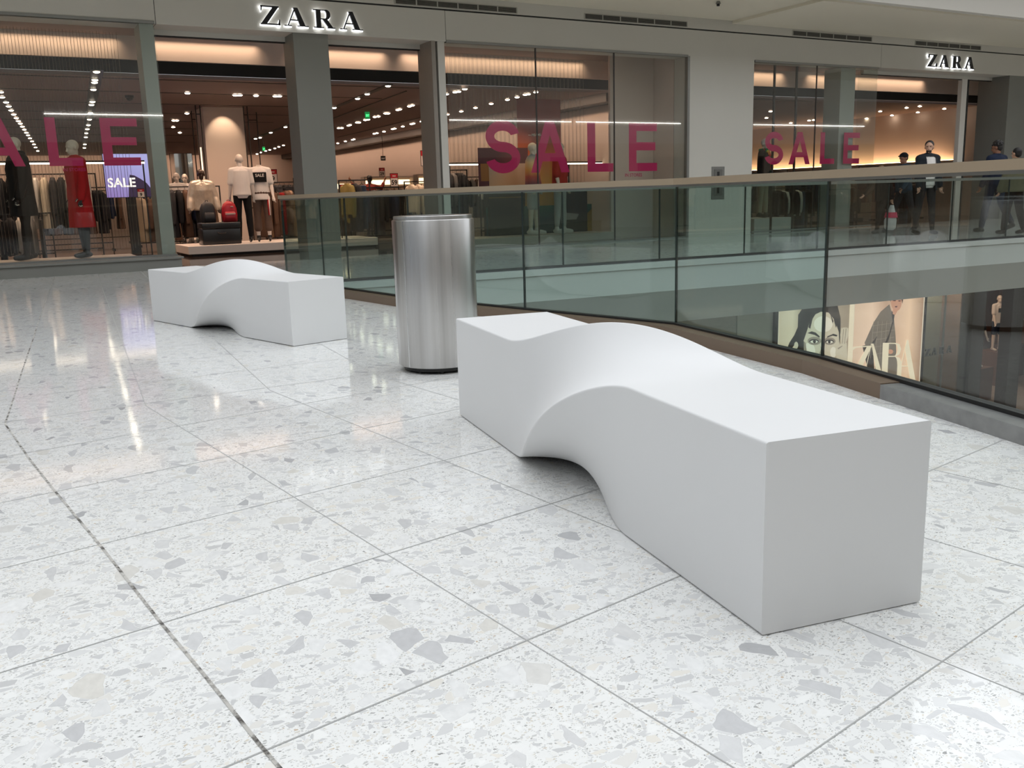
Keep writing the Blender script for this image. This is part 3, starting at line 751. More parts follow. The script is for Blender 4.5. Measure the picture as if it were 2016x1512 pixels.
def arm(bm, J, n, g=0, upto=1.0):
    s = J['s']; S, E_, W_ = J['s'+n], J['e'+n], J['w'+n]
    pts = [S, S.lerp(E_, .5), E_]; rr = [.052*s+g, .046*s+g, .040*s+g]
    if upto <= .5:
        tube(bm, [S, S.lerp(E_, upto*2)], [.055*s+g, .052*s+g], 12, round_=True); return
    e = E_.lerp(W_, (upto-.5)*2)
    tube(bm, pts+[E_.lerp(e, .4), e], rr+[.039*s+g, (.027*s if upto > .9 else .033*s)+g], 12, round_=True)
def hand(bm, J, n, grip=25):
    s = J['s']; W_, d = J['w'+n], J['d'+n]; sd = -1 if n == 'l' else 1
    side = Vector((0,1,0)) - d*d.y; side = side.normalized() if side.length > .1 else Vector((0,0,1))   # across the palm, thumb side forward
    nrm = d.cross(side).normalized()*(-sd)                                 # towards the body
    tube(bm, [W_-d*.01*s, W_+d*.035*s, W_+d*.085*s], [.024*s, .034*s, .036*s], 10, flat=.45, up=side, round_=True)
    for i in range(4):
        b = W_+d*.085*s+side*(.026-.0175*i)*s; ln = (.070,.078,.072,.056)[i]*s; q = b; a = R(grip*.5); pts = [b]
        for k in range(3):
            dd = d*math.cos(a)+nrm*math.sin(a)*-1; q = q+dd*ln*(.42,.33,.25)[k]; pts.append(q); a += R(grip)
        tube(bm, pts, [.0088*s, .0084*s, .0078*s, .007*s], 7, round_=True)
    b = W_+d*.025*s+side*.028*s; tube(bm, [b, b+(d*.6+side*.8).normalized()*.035*s, b+(d*.8+side*.6).normalized()*.065*s], [.012*s, .0105*s, .009*s], 7, round_=True)
def leg(bm, J, n, g=0, upto=1.0, flare=0):
    s = J['s']; Hh, K, A = J['h'+n], J['k'+n], J['a'+n]
    if upto <= .5: tube(bm, [Hh, Hh.lerp(K, upto*2)], [.085*s+g, .072*s+g+flare], 14, round_=True); return
    e = K.lerp(A, (upto-.5)*2)
    tube(bm, [Hh, Hh.lerp(K,.5), K, K.lerp(A,.3), e], [.085*s+g, .072*s+g, .055*s+g, .055*s+g, (.036*s if upto > .9 else .05*s)+g+flare], 14, round_=True)
def footm(bm, J, n, g=0):
    s = J['s']; A = J['a'+n]; a = J['f'+n]*.6
    f = Vector((0, math.cos(a), math.sin(a)*.6)).normalized(); h = A-Vector((0,0,.055*s))
    tube(bm, [A, A-Vector((0,-.005,.03*s))], [.037*s+g, .038*s+g], 10, round_=True)
    tube(bm, [h-f*.045*s, h+f*.03*s-Vector((0,0,.004)), h+f*.11*s-Vector((0,0,.012*s)), h+f*.165*s-Vector((0,0,.016*s))], [.030*s+g, .036*s+g, .038*s+g, .026*s+g], 12, flat=.62, up=(1,0,0), round_=True)
def hrot(J): return Matrix.Rotation(R(-J['turn']), 3, 'Z') @ Matrix.Rotation(-R(J['nod'])-J['lean']*.5, 3, 'X')
def head(bm, J, features=True):
    s = J['s']; c = J['head']; Q = hrot(J)
    P = lambda x, y, z: c+Q @ Vector((x*s, y*s, z*s))
    ellip(bm, P(0,-.012,.028), (.076*s,.096*s,.092*s), Q, 20, 14)
    ellip(bm, P(0,.022,-.045), (.055*s,.066*s,.070*s), Q, 16, 12)
    tube(bm, [J['should']+Vector((0,0,.0)), J['neck'], P(0,-.018,-.06)], [.060*s,.052*s,.050*s], 14, round_=True)
    tube(bm, [P(0,.080,.018), P(0,.094,-.012), P(0,.104,-.030)], [.008*s,.010*s,.013*s], 8, round_=True)   # nose
    tube(bm, [P(-.045,.070,.032), P(0,.086,.034), P(.045,.070,.032)], [.008*s,.010*s,.008*s], 8, round_=True)  # brow
    tube(bm, [P(-.020,.080,-.060), P(0,.088,-.058), P(.020,.080,-.060)], [.005*s,.009*s,.005*s], 8, round_=True) # lips
    ellip(bm, P(0,.062,-.090), (.022*s,.020*s,.018*s), Q, 10, 8)
    if features:
        for sd in (-1, 1): ellip(bm, P(sd*.078,-.012,-.005), (.010*s,.020*s,.032*s), Q, 10, 8)
def face(J, root, eyecol):
    s = J['s']; c = J['head']; Q = hrot(J); P = lambda x, y, z: c+Q @ Vector((x*s, y*s, z*s))
    bm = BM()
    for sd in (-1, 1): ellip(bm, P(sd*.031,.080,.012), (.012*s,.006*s,.006*s), Q, 10, 6)
    obj('eyes', bm, mat('eye_dark', (.02,.015,.012), .2), root, True)
    bm = BM(); tube(bm, [P(-.020,.0905,-.060), P(0,.0965,-.059), P(.020,.0905,-.060)], .0035*s, 6, round_=True); obj('mouth', bm, mat('lip_tone', hexc('8E5A50'), .5), root, True)
def hair(J, root, m=None, style='short', voxel=.010):
    s = J['s']; c = J['head']; Q = hrot(J); P = lambda x, y, z: c+Q @ Vector((x*s, y*s, z*s)); bm = BM()
    ellip(bm, P(0,-.026,.046), (.084*s,.098*s,.088*s), Q, 18, 12); ellip(bm, P(0,-.055,0), (.074*s,.062*s,.080*s), Q, 16, 10)
    if style == 'long': tube(bm, [P(0,-.075,.0), P(0,-.095,-.10), P(0,-.09,-.22)], [.07*s,.075*s,.05*s], 12, round_=True)
    if style == 'curly':
        for k in range(26):
            a, b = random.uniform(0,6.28), random.uniform(-.1,1.4); r = .092
            ellip(bm, P(r*math.cos(a)*math.cos(b), -.026+r*math.sin(a)*math.cos(b)*1.05, .045+r*math.sin(b)*.95), (.022*s,)*3, None, 8, 6)
    return objm('hair', remesh(bm, voxel), m or HAIR, root)
VX = .0085
def body(J, skin, parts='full', headless=False, root=None, face_on=False, name='body', gloves=None):
    bm = BM(); trunk(bm, J, -.004)
    for n in 'lr':
        arm(bm, J, n); hand(bm, J, n); leg(bm, J, n); footm(bm, J, n)
    if headless:
        s = J['s']; tube(bm, [J['should'], J['neck']+Vector((0,0,.03*s))], [.06*s,.052*s], 14); cyl(bm, (J['neck'].x, J['neck'].y), .056*s, J['neck'].z+.03*s, J['neck'].z+.042*s, 20)
    else: head(bm, J)
    me = remesh(bm, VX)
    if gloves:
        for n in 'lr':
            b2_ = BM(); hand(b2_, J, n); bmesh.ops.scale(b2_, vec=(1.12,1.12,1.06), space=Matrix.Translation(-(J['w'+n]+J['d'+n]*.08)), verts=b2_.verts); objm('glove', remesh(b2_, VX), gloves, root)
    return objm(name, me, skin, root)
def top(J, m, root, name='shirt', g=.012, sleeve=1.0, hem=.0, w=1.0, voxel=.010, collar=False):
    bm = BM(); s = J['s']; trunk(bm, J, g, w=w)
    p = J['pelvis']
    rings_loft(bm, [(p-Vector((0,0,.03*s)), .176*s*w+g, .12*s+g), (J['waist'], .162*s*w+g, .115*s+g), (J['chest'], .172*s*w+g, .122*s+g)], 22)
    if hem > 0: rings_loft(bm, [(p-Vector((0,0,hem*s)), .165*s*w+g+hem*.06, .125*s+g+hem*.05), (p-Vector((0,0,hem*.5*s)), .172*s*w+g+hem*.02, .125*s+g+hem*.02), (p+Vector((0,0,.12*s)), .15*s*w+g, .108*s+g)], 22)
    for n in 'lr': arm(bm, J, n, g, sleeve)
    if collar: tube(bm, [J['should']+Vector((0,0,.01)), J['neck']+Vector((0,-.005,.03*s))], [.085*s,.072*s], 16)
    return objm(name, remesh(bm, voxel), m, root)
def pants(J, m, root, name='trousers', g=.010, upto=.97, flare=0, voxel=.010):
    bm = BM(); s = J['s']
    rings_loft(bm, [(J['pelvis']-Vector((0,0,.10*s)), .12*s+g, .09*s+g), (J['pelvis'], .174*s+g, .119*s+g), (J['waist']-Vector((0,0,.05*s)), .150*s+g, .105*s+g)], 20)
    for n in 'lr': leg(bm, J, n, g, upto, flare)
    return objm(name, remesh(bm, voxel), m, root)
def shoes(J, m, root, g=.007, boot=0):
    for n in 'lr':
        bm = BM(); footm(bm, J, n, g)
        if boot: tube(bm, [J['a'+n]-Vector((0,0,.02)), J['a'+n].lerp(J['k'+n], boot)], [.045*J['s'],.056*J['s']], 12, round_=True)
        objm('shoe', remesh(bm, .008), m, root)
def cloth(name, h, rough=.85, n=.12): return mat(name, hexc(h), rough, noise=(9, n), spec=.25)
BLK = cloth('black_cloth', '141415'); NAVY = cloth('navy_cloth', '1B2438'); DENIM = cloth('denim_cloth', '34434F'); DGREY = cloth('charcoal_cloth', '2B2C2E')
WHT = cloth('white_cotton', 'DDD8D2', .8, .04); RED = cloth('red_wool', 'C01E22', .8, .08); OLIVE = cloth('olive_cloth', '6E6A55'); REDM = cloth('brick_red_cotton', '8C3A34')
SHOEW = mat('white_shoe', hexc('D8D4CC'), .5); SHOEB = mat('black_shoe', (.015,.014,.014), .35)

def fig(name, label, cat, p, rz, J, build, group=None):
    t = thing(name, label, cat, (p[0], p[1], p[2] if len(p) > 2 else 0), rz, group)
    build(t, J)
    # stand the lowest point on the base
    lo = min((v.co.z for c in t.children if c.type == 'MESH' for v in c.data.vertices), default=0)
    for c in t.children: c.location.z -= lo
    return t
def facing(dx, dy): return math.atan2(-dx, dy)     # rotation so that local +Y points along (dx, dy)

# --- window mannequins, left window
PLAT = mat('display_platform_paint', hexc('B9AFA2'), .5)
bm = BM(); box(bm, -6, 2.15, 16.62, 17.6, 0, .20, 0, .004); o = obj('display_platform', bm, PLAT); setp(o, 'long low pale platform under the two mannequins in the left window', 'platform')
J = joints(1.86, (3,5,10), (0,5,8), (2,3,0), (-4,3,0), turn=0, nod=14)
def f(t, J):
    body(J, MANN, root=t, gloves=LEATHER)
    top(J, RED, t, 'coat', .035, 1.0, .52, 1.08, .012, True); pants(J, BLK, t); shoes(J, SHOEB, t)
    s = J['s']; c = J['should']
    bm = BM(); tube(bm, [c+Vector((.075,.02,.06)), c+Vector((.05,.105,.0)), c+Vector((.0,.15,-.10))], [.012,.012,.010], 8, flat=.5); tube(bm, [c+Vector((-.075,.02,.06)), c+Vector((-.05,.105,.0)), c+Vector((0,.15,-.10))], [.012,.012,.010], 8, flat=.5); obj('collar_trim', bm, WHT, t, True)
    for n in 'lr':
        bm = BM(); W_ = J['w'+n]; E_ = J['e'+n]; tube(bm, [W_.lerp(E_,.22), W_.lerp(E_,.12)], [.064,.064], 12); obj('cuff_band', bm, BLK, t, True)
fig('mannequin', 'cream mannequin in a long red coat in the left window', 'mannequin', (1.39, 16.95, .2), facing(-1, -.35), J, f)
J = joints(1.90, (5,5,16), (2,6,12), (5,3,0), (-5,3,0), nod=14)
def f(t, J):
    body(J, MANN, root=t, gloves=LEATHER)
    top(J, BLK, t, 'jacket', .05, 1.0, .34, 1.0, .012, True); pants(J, BLK, t); shoes(J, SHOEB, t, .012, .35)
    bm = BM(); s = J['s']
    tube(bm, [J['hr']+Vector((.088,0,-.25)), J['kr']+Vector((.070,0,0)), J['ar']+Vector((.052,0,.05))], [.016,.014,.013], 8, flat=.7); obj('trouser_stripe', bm, RED, t, True)
    bm = BM(); rings_loft(bm, [(J['neck']-Vector((0,0,.03)), .12, .11), (J['neck']+Vector((0,-.01,.03)), .125, .115), (J['neck']+Vector((0,-.015,.07)), .10, .095)], 16); obj('hood', bm, BLK, t, True)
    bm = rings_loft(BM(), [(J['pelvis']-Vector((0,0,.20)), .235, .19), (J['pelvis']-Vector((0,0,.13)), .232, .187)], 22); obj('hem_band', bm, DGREY, t, True)
fig('mannequin', 'cream mannequin in black hooded jacket and red-striped trousers in the left window', 'mannequin', (.56, 17.05, .2), facing(-1, -.30), J, f)

# --- mannequins on the white platform in the left doorway
bm = BM(); box(bm, 3.42, 7.4, 19.15, 20.6, .045, .21, 0, .012); box(bm, 3.50, 7.3, 19.25, 20.5, 0, .045, 1); o = obj('display_platform', bm, [mat('platform_white', hexc('CFC6BE'), .4), DARK]); setp(o, 'white low platform inside the left doorway carrying backpacks and mannequins', 'platform')
J = joints(1.76, (2,9,12), (2,9,12), (0,2,0), (0,2,0))
def f(t, J): body(J, MANNW, root=t); top(J, WHT, t, 'tee_shirt', .014, .42, .02); pants(J, BLK, t); shoes(J, SHOEB, t)
fig('mannequin', 'mannequin seen from behind in white tee shirt and black trousers in the left doorway', 'mannequin', (4.70, 19.75, .21), facing(.1, 1), J, f)
J = joints(1.76, (5,9,14), (5,9,14), (0,2,0), (0,2,0))
def f(t, J):
    body(J, MANNW, headless=True, root=t); sh = top(J, WHT, t, 'tee_shirt', .016, .42, .13)
    bm = BM(); box(bm, -.135, .135, .145, .150, J['chest'].z-.11, J['chest'].z+.09); obj('print_panel', bm, BLK, sh)
    bm = text_bm('SALE', .085, .001, .002); bmesh.ops.transform(bm, matrix=Matrix.Rotation(math.pi,4,'Z'), verts=bm.verts); move(bm, (0, .152, J['chest'].z)); obj('print_lettering', bm, mat('print_white', hexc('D8D0C8'), .6), sh)
    tr = pants(J, cloth('grey_brown_pleated_cloth', '5E4D44'), t, 'trousers', .02, .8, .015)
    for k, m_ in ((.075, RED), (.115, WHT)):
        bm = BM(); tube(bm, [J['hl']+Vector((-k*.5,.095,-.05)), J['kl']+Vector((-k*.4,.085,.0))], [.018,.015], 8, flat=.4); obj('leg_stripe', bm, m_, tr, True)
    shoes(J, SHOEB, t)
t = fig('mannequin', 'headless mannequin in white tee shirt printed SALE in the left doorway', 'mannequin', (5.12, 19.85, .21), facing(-.25, -1), J, f)
# two far mannequins behind
for i, (px, l) in enumerate(((350, 'far white bald mannequin bust behind the left doorway racks, left of the pair'), (366, 'far white bald mannequin bust behind the left doorway racks, right of the pair'))):
    yy = 26.8 if i == 0 else 27.9; p = at(px, 375, yy); J = joints(1.85)
    def f(t, J): body(J, MANNW, root=t); top(J, WHT, t, 'tee_shirt', .014, .42, .05); pants(J, DGREY, t)
    fig('mannequin', l, 'mannequin', (p.x, yy, 0), facing(-.3,-1), J, f)

# --- mannequins in the middle window
def sunset_mat():
    m = bpy.data.materials.new('sunset_print_cloth'); m.use_nodes = True; nt = m.node_tree; b = nt.nodes['Principled BSDF']; b.inputs['Roughness'].default_value = .8
    tc = nt.nodes.new('ShaderNodeTexCoord'); sp = nt.nodes.new('ShaderNodeSeparateXYZ'); nt.links.new(tc.outputs['Generated'], sp.inputs[0])
    rp = nt.nodes.new('ShaderNodeValToRGB'); e = rp.color_ramp.elements
    e[0].position = 0; e[0].color = (*hexc('26384A'),1); e[1].position = 1; e[1].color = (*hexc('5E88A0'),1)
    for p_, c_ in ((.18,'7A2A3A'), (.35,'B8442E'), (.55,'E0A040'), (.75,'E8C890')): q = e.new(p_); q.color = (*hexc(c_),1)
    nt.links.new(sp.outputs[2], rp.inputs[0]); nt.links.new(rp.outputs[0], b.inputs['Base Color']); return m
SUNSET = sunset_mat()
bm = BM(); box(bm, 8.2, 12.2, 17.0, 18.1, 0, .16, 0, .004); o = obj('display_platform', bm, PLAT); setp(o, 'low pale platform under the mannequins in the middle window', 'platform')
for (px, l, tn, fc, m_) in ((1050, 'cream mannequin in open sunset-print shirt in the middle window, nearer the orange poster', -30, (.7,-.7), SUNSET), (1103, 'cream mannequin with striped tee and pale jeans in the middle window, right of the pair', 30, (.6,-.8), cloth('red_striped_knit', 'A8382C'))):
    p = at(px, 400, 17.45); J = joints(1.90, (3,9,10), (3,9,10), (2,3,0), (-2,4,0), turn=tn)
    def f(t, J):
        body(J, MANN, root=t); top(J, m_, t, 'shirt', .035, .5 if m_ is not SUNSET else .85, .10, 1.02, .012)
        pants(J, cloth('pale_denim', 'BFC0BA', .8, .05), t, 'jeans' if m_ is not SUNSET else 'shorts', .015, .93 if m_ is not SUNSET else .48); shoes(J, SHOEW, t, .012)
        bm = BM(); tube(bm, [J['chest']+Vector((0,.13,.08)), J['waist']+Vector((0,.125,0)), J['pelvis']+Vector((0,.14,-.08))], [.05,.06,.05], 10, flat=.5); obj('undershirt', bm, WHT, t, True)
    fig('mannequin', l, 'mannequin', (p.x, 17.45, .16), facing(*fc), J, f)

# --- mannequin with scarf in the right SALE window
p = at(1503, 350, 17.2); J = joints(1.86, (5,10,10), (5,10,10), (2,3,0), (-2,3,0), turn=20)
bm = BM(); box(bm, p.x-.75, p.x+.55, 16.7, 17.7, 0, .30, 0, .005); o = obj('display_block', bm, mat('white_display_block', hexc('D5D2CC'), .5)); setp(o, 'white display block at the left end of the right SALE window', 'platform')
def f(t, J):
    body(J, MANNW, root=t); top(J, BLK, t, 'jacket', .03, 1, .1); pants(J, cloth('beige_cloth','A39C88'), t); shoes(J, SHOEB, t)
    c = J['neck']; pts = [c+Vector((.10,.02,.02)), c+Vector((.06,.13,-.04)), c+Vector((-.02,.17,-.20)), c+Vector((-.05,.18,-.45)), c+Vector((-.06,.18,-.75))]
    sc_ = [('scarf_red','C03A2A'), ('scarf_orange','D98030'), ('scarf_green','1F7A4A'), ('scarf_yellow','D8C040')]
    bm = BM()
    for k in range(12):
        a = k/12; i = min(3, int(a*4)); q = pts[i].lerp(pts[i+1], a*4-i); i2 = min(3, int((a+1/12)*4-1e-6)); q2 = pts[i2].lerp(pts[i2+1], (a+1/12)*4-i2)
        tube(bm, [q, q2], .052, 10, mi=(0,2,3,1)[k%4], flat=.5)
    obj('scarf', bm, [cloth(a, b) for a, b in sc_], t, True)
    bm = BM(); tube(bm, [c+Vector((.10*math.cos(R(a)), .10*math.sin(R(a)), .0)) for a in range(0, 361, 30)], .04, 10); obj('scarf_loop', bm, cloth('scarf_green','1F7A4A'), t, True)
fig('mannequin', 'white mannequin with long red, green and yellow striped scarf in the right SALE window', 'mannequin', (p.x, 17.2, .30), facing(.5,-1), J, f)
# --- beyond the pilaster
p = at(2014, 300, 17.4); J = joints(1.85)
def f(t, J): body(J, MANN, root=t); top(J, cloth('tan_jacket','8A6B4C'), t, 'jacket', .03, 1, .15); pants(J, DGREY, t); shoes(J, SHOEB, t)
fig('mannequin', 'mannequin in tan jacket beyond the pilaster at the right edge', 'mannequin', (p.x+.1, 17.4, .0), facing(-.3,-1), J, f)
# --- lower storey mannequins
for (px, py, yy, l, tp, pt, hh) in ((1968, 585, 18.6, 'lower storey mannequin in white tee with black panel and dark shorts', WHT, NAVY, 1.8), (1995, 574, 19.2, 'lower storey mannequin in dark clothes behind the white tee one', BLK, BLK, 1.85), (1927, 616, 17.5, 'lower storey grey mannequin head behind the dim glass', DGREY, DGREY, 1.7)):
    p = at(px, py, yy); J = joints(hh, turn=20)
    def f(t, J):
        body(J, MANNW, root=t); top(J, tp, t, 'tee_shirt', .016, .42, .08); pants(J, pt, t, 'shorts', .016, .45); shoes(J, SHOEW, t)
        if tp is WHT: bm = BM(); box(bm, -.13, .13, .15, .155, J['chest'].z-.08, J['chest'].z+.06); obj('print_panel', bm, BLK, t)
    z = p.z-hh*.985
    fig('mannequin', l, 'mannequin', (p.x, yy, z), facing(-.3,-1), J, f)
    bm = BM(); box(bm, p.x-.4, p.x+.4, yy-.35, yy+.35, -5.6, z); o = obj('display_block', bm, mat('lower_plinth', hexc('6A5046'), .5)); setp(o, 'brown plinth on the lower storey under the '+('white tee' if tp is WHT else 'dark-clothed' if px == 1995 else 'dim grey')+' mannequin', 'platform')

# ------------------------------------------------------------------ people
def pos(px, py): p = atz(px, py, 0); return (p.x, p.y, 0)
q = pos(1733, 459)
J = joints(1.42, (-25,8,20), (30,8,25), (26,2,14), (-24,2,6), lean=6, nod=15)
def f(t, J): body(J, SKIN, root=t, face_on=True); face(J, t, None); hair(J, t, mat('blond_hair', hexc('7D6246'), .6), 'long'); top(J, BLK, t, 'jacket', .022, .95, .06); pants(J, BLK, t); shoes(J, mat('dark_sneaker', (.05,.05,.05), .5), t)
fig('person', 'person with fair hair in black, striding left with a white carrier bag', 'person', q, facing(-1, .0), J, f)
wr = Vector((*q[:2],0))+Matrix.Rotation(facing(-1,0),3,'Z') @ (J['wl']+J['dl']*.08)
bg_ = thing('carrier_bag', 'white plastic carrier bag with pink panel held by the person in black', 'bag', (wr.x-.03, wr.y, wr.z-.42))
bm = BM(); rings_loft(bm, [((0,0,0), .05, .08), ((0,0,.04), .09, .13), ((0,0,.20), .10, .14), ((.02,0,.34), .07, .10), ((.03,0,.52), .03, .04)], 14); bmesh.ops.transform(bm, matrix=Matrix.Translation((0,0,-.1)), verts=bm.verts); b_ = obj('bag_body', bm, mat('white_plastic_film', hexc('D9D9D6'), .4), bg_, True)
bm = BM(); rings_loft(bm, [((.01,0,.16), .112, .152), ((.015,0,.27), .092, .125)], 14, closed=False); obj('pink_panel', bm, mat('pink_print', hexc('D8365E'), .4), bg_, True)
q = pos(1776, 453)
J = joints(1.70, (18,7,25), (-12,7,15), (-18,2,10), (20,2,6), lean=5, nod=16)
def f(t, J):
    body(J, SKIND, root=t); face(J, t, None); hair(J, t); top(J, DENIM, t, 'jacket', .024, .97, .05); pants(J, DGREY, t); shoes(J, SHOEB, t)
    s = J['s']; c = J['head']; bm = BM(); ellip(bm, c+Vector((0,-.01,.055)), (.092*s,.11*s,.075*s)); tube(bm, [c+Vector((-.05,.08,.05)), c+Vector((0,.15,.045)), c+Vector((.05,.08,.05))], .012, 8); obj('cap', bm, BLK, t, True)
fig('person', 'person in blue denim jacket and dark cap walking left', 'person', q, facing(-1, .1), J, f)
q = pos(1818, 462)
J = joints(1.80, (2,10,12), (6,9,12), (4,4,0), (-5,4,4), turn=38)
def f(t, J):
    body(J, SKIN, root=t); face(J, t, None); hair(J, t)
    top(J, WHT, t, 'tee_shirt', .012, .3, .04); 
    # open dark blazer: sides, back and sleeves
    s = J['s']; bm = BM(); trunk(bm, J, .034); rings_loft(bm, [(J['pelvis']-Vector((0,0,.14*s)), .215*s, .17*s), (J['pelvis']+Vector((0,0,.10*s)), .19*s, .14*s)], 22)
    for n in 'lr': arm(bm, J, n, .028, .97)
    me = remesh(bm, .011); b2_ = BM(); b2_.from_mesh(me)
    kill = [v for v in b2_.verts if abs(v.co.x) < .098 and v.co.y > .03 and v.co.z < J['should'].z+.02]
    bmesh.ops.delete(b2_, geom=kill, context='VERTS'); b2_.to_mesh(me); b2_.free(); objm('blazer', me, cloth('dark_blazer', '22262C'), t)
    pants(J, DGREY, t); shoes(J, SHOEB, t)
    bm = BM(); c = J['head']; Q = hrot(J); ellip(bm, c+Q @ Vector((0,.032,-.072)), (.052*s,.060*s,.042*s), Q); objm('beard', remesh(bm, .009), mat('beard_dark', (.03,.02,.015), .7), t)
fig('person', 'bearded person in white tee shirt and open dark blazer, facing the viewer', 'person', q, facing(-.35,-1), J, f)
q = pos(1952, 457)
J = joints(1.78, (2,9,20), (2,9,20), (10,3,0), (-14,3,22), turn=-25, nod=10)
def f(t, J): body(J, SKIND, root=t); face(J, t, None); hair(J, t, None, 'curly'); top(J, NAVY, t, 'jacket', .028, .97, .04, 1.08, .011, True); pants(J, cloth('dark_blue_jeans', '1E2A3C'), t, 'jeans', .016); shoes(J, mat('dark_sneaker'), t)
fig('person', 'person in navy jacket and jeans walking away, seen from behind', 'person', q, facing(.15, 1), J, f)
q = pos(1990, 461)
J = joints(1.60, (5,12,15), (5,12,15), (6,3,0), (-8,3,10))
def f(t, J): body(J, SKIN, root=t); face(J, t, None); hair(J, t); top(J, OLIVE, t, 'jacket', .05, .97, .10, 1.12, .012, True); pants(J, BLK, t, 'trousers', .02); shoes(J, SHOEB, t)
fig('person', 'person in loose olive jacket and black trousers at the right edge', 'person', q, facing(.15, 1), J, f)
p = at(727, 347, 25.5)
J = joints(1.66, (75,55,95), (75,55,95))
def f(t, J): body(J, SKIND, root=t); face(J, t, None); hair(J, t); top(J, REDM, t, 'shirt', .016, .8, .04); pants(J, DGREY, t); shoes(J, SHOEB, t)
fig('person', 'person in brick red shirt with raised elbows, deep inside the shop', 'person', (p.x, 25.5, 0), facing(.1, 1), J, f)
# ------------------------------------------------------------------ garments and racks
def gar_mesh(kind):
    bm = BM(); top_z = -.10
    spec = {'jacket': (.24, .62, .07, .6), 'coat': (.24, .98, .08, .62), 'shirt': (.22, .66, .05, .5), 'dress': (.20, 1.0, .07, 0), 'trousers': (.0, .95, .05, 0)}[kind]
    hw, ln, th, sl = spec
    def wring(z, rx, ry, ph, amp):
        vs = []
        for k in range(30):
            a = 2*math.pi*k/30; m_ = 1+amp*math.sin(5*a+ph)
            vs.append(bm.verts.new((math.cos(a)*rx*(1+amp*.2*math.sin(3*a)), math.sin(a)*ry*m_, z)))
        return vs
    if kind == 'trousers':
        for sx in (-.075, .075):
            rings_loft(bm, [((sx*.9,0,top_z), .10, .035), ((sx,0,top_z-.3), .095, .045), ((sx,0,top_z-ln), .085, .04)], 16)
    else:
        rows = [wring(top_z+.045, .07, .045, 0, 0), wring(top_z+.01, .14, .05, 0, 0), wring(top_z-.03, hw*.86, th*.8, 0, .03), wring(top_z-.12, hw*.92, th, .5, .08),
                wring(top_z-ln*.5, hw*(.92 if kind != 'dress' else .75), th*1.05, 1.0, .16), wring(top_z-ln*.8, hw*(1 if kind != 'dress' else 1.05), th*1.25, 1.2, .22), wring(top_z-ln, hw*(1.0 if kind != 'dress' else 1.2), th*1.3, 1.3, .24)]
        for a, b in zip(rows, rows[1:]):
            for k in range(30): bm.faces.new([a[k], a[(k+1)%30], b[(k+1)%30], b[k]])
        bm.faces.new(rows[0]); bm.faces.new(list(reversed(rows[-1])))
        if sl:
            for s in (-1, 1):
                tube(bm, [(s*hw*.78,0,top_z-.05), (s*hw*1.02,0,top_z-.2), (s*hw*1.10,.01,top_z-.4), (s*hw*1.12,.02,top_z-.05-sl)], [.062,.062,.056,.046], 12, flat=1.0, round_=True)
        bmesh.ops.recalc_face_normals(bm, faces=bm.faces)
    return remesh(bm, .014)
CLOTH0 = cloth('garment_cloth', '555555')
def hanger_bm():
    bm = BM(); tube(bm, [(-.19,0,-.125), (0,0,-.065), (.19,0,-.125)], .008, 6)
    tube(bm, [(0,0,-.065), (0,0,-.03)]+[(.022*math.sin(R(a)), 0, -.008-.022*math.cos(R(a))+.0) for a in range(0, 250, 40)], .004, 6); return bm
GPROTO = {}
def gproto(kind):
    if kind in GPROTO: return GPROTO[kind]
    r = bpy.data.objects.new('proto', None)
    me = gar_mesh(kind); me.materials.clear(); me.materials.append(CLOTH0)
    for p in me.polygons: p.use_smooth = True
    hb = hanger_bm(); hm = bpy.data.meshes.new('hanger'); hb.to_mesh(hm); hb.free(); hm.materials.append(DARK)
    GPROTO[kind] = (me, hm); return GPROTO[kind]
ORD = ['first','second','third','fourth','fifth','sixth','seventh','eighth','ninth','tenth','eleventh','twelfth','thirteenth','fourteenth','fifteenth','sixteenth','seventeenth','eighteenth','nineteenth','twentieth']
def garment(kind, cname, chex, loc, rz, label, group, rough=.85, scale=1.0):
    me, hm = gproto(kind)
    t = thing(kind, label, 'trousers' if kind == 'trousers' else kind, loc, rz, group); t.scale = (scale,)*3
    o = bpy.data.objects.new('body', me); COL.objects.link(o); o.parent = t
    s = o.material_slots[0]; s.link = 'OBJECT'; s.material = mat(cname.replace(' ', '_')+'_cloth_h', hexc(chex), rough, noise=(9,.12), spec=.3)
    h = bpy.data.objects.new('hanger', hm); COL.objects.link(h); h.parent = t
    return t
def rack(x, y, ln, h, ang, label, items, desc, n=None, face=None, fill=.075, tiers=True):
    # rack centred at (x, y), running along ang; items: (kind, colour name, hex) repeated along it
    t = thing('clothes_rack', label, 'rack', (x, y, 0), R(ang), 'clothes racks')
    bm = BM(); box(bm, -ln/2, ln/2, -.012, .012, h-.025, h, 0); obj('top_rail', bm, BLACK, t)
    for s in (-1, 1):
        bm = BM(); box(bm, s*ln/2-.012, s*ln/2+.012, -.012, .012, .03, h, 0); obj('post', bm, BLACK, t)
        bm = BM(); box(bm, s*ln/2-.015, s*ln/2+.015, -.25, .25, 0, .03, 0); obj('foot', bm, BLACK, t)
    bm = BM(); box(bm, -ln/2, ln/2, -.012, .012, .16, .185, 0); obj('lower_rail', bm, BLACK, t)
    n = n or len(items); cnt = 0
    for i in range(n):
        kind, cn, ch = items[i % len(items)]
        u_ = -ln/2+.10+(ln-.20)*(i+.5)/n
        px, py = x+math.cos(R(ang))*u_, y+math.sin(R(ang))*u_
        fr_ = face == i
        garment(kind, cn, ch, (px, py-(.16 if fr_ else 0), h-.022), R(ang)+(R(random.uniform(-8,8)) if fr_ else R(90+random.uniform(-14,14))), f'{cn} {kind}, {ORD[i]} from left on {desc}', 'clothes hanging on '+desc, .35 if 'metallic' in cn else .85)
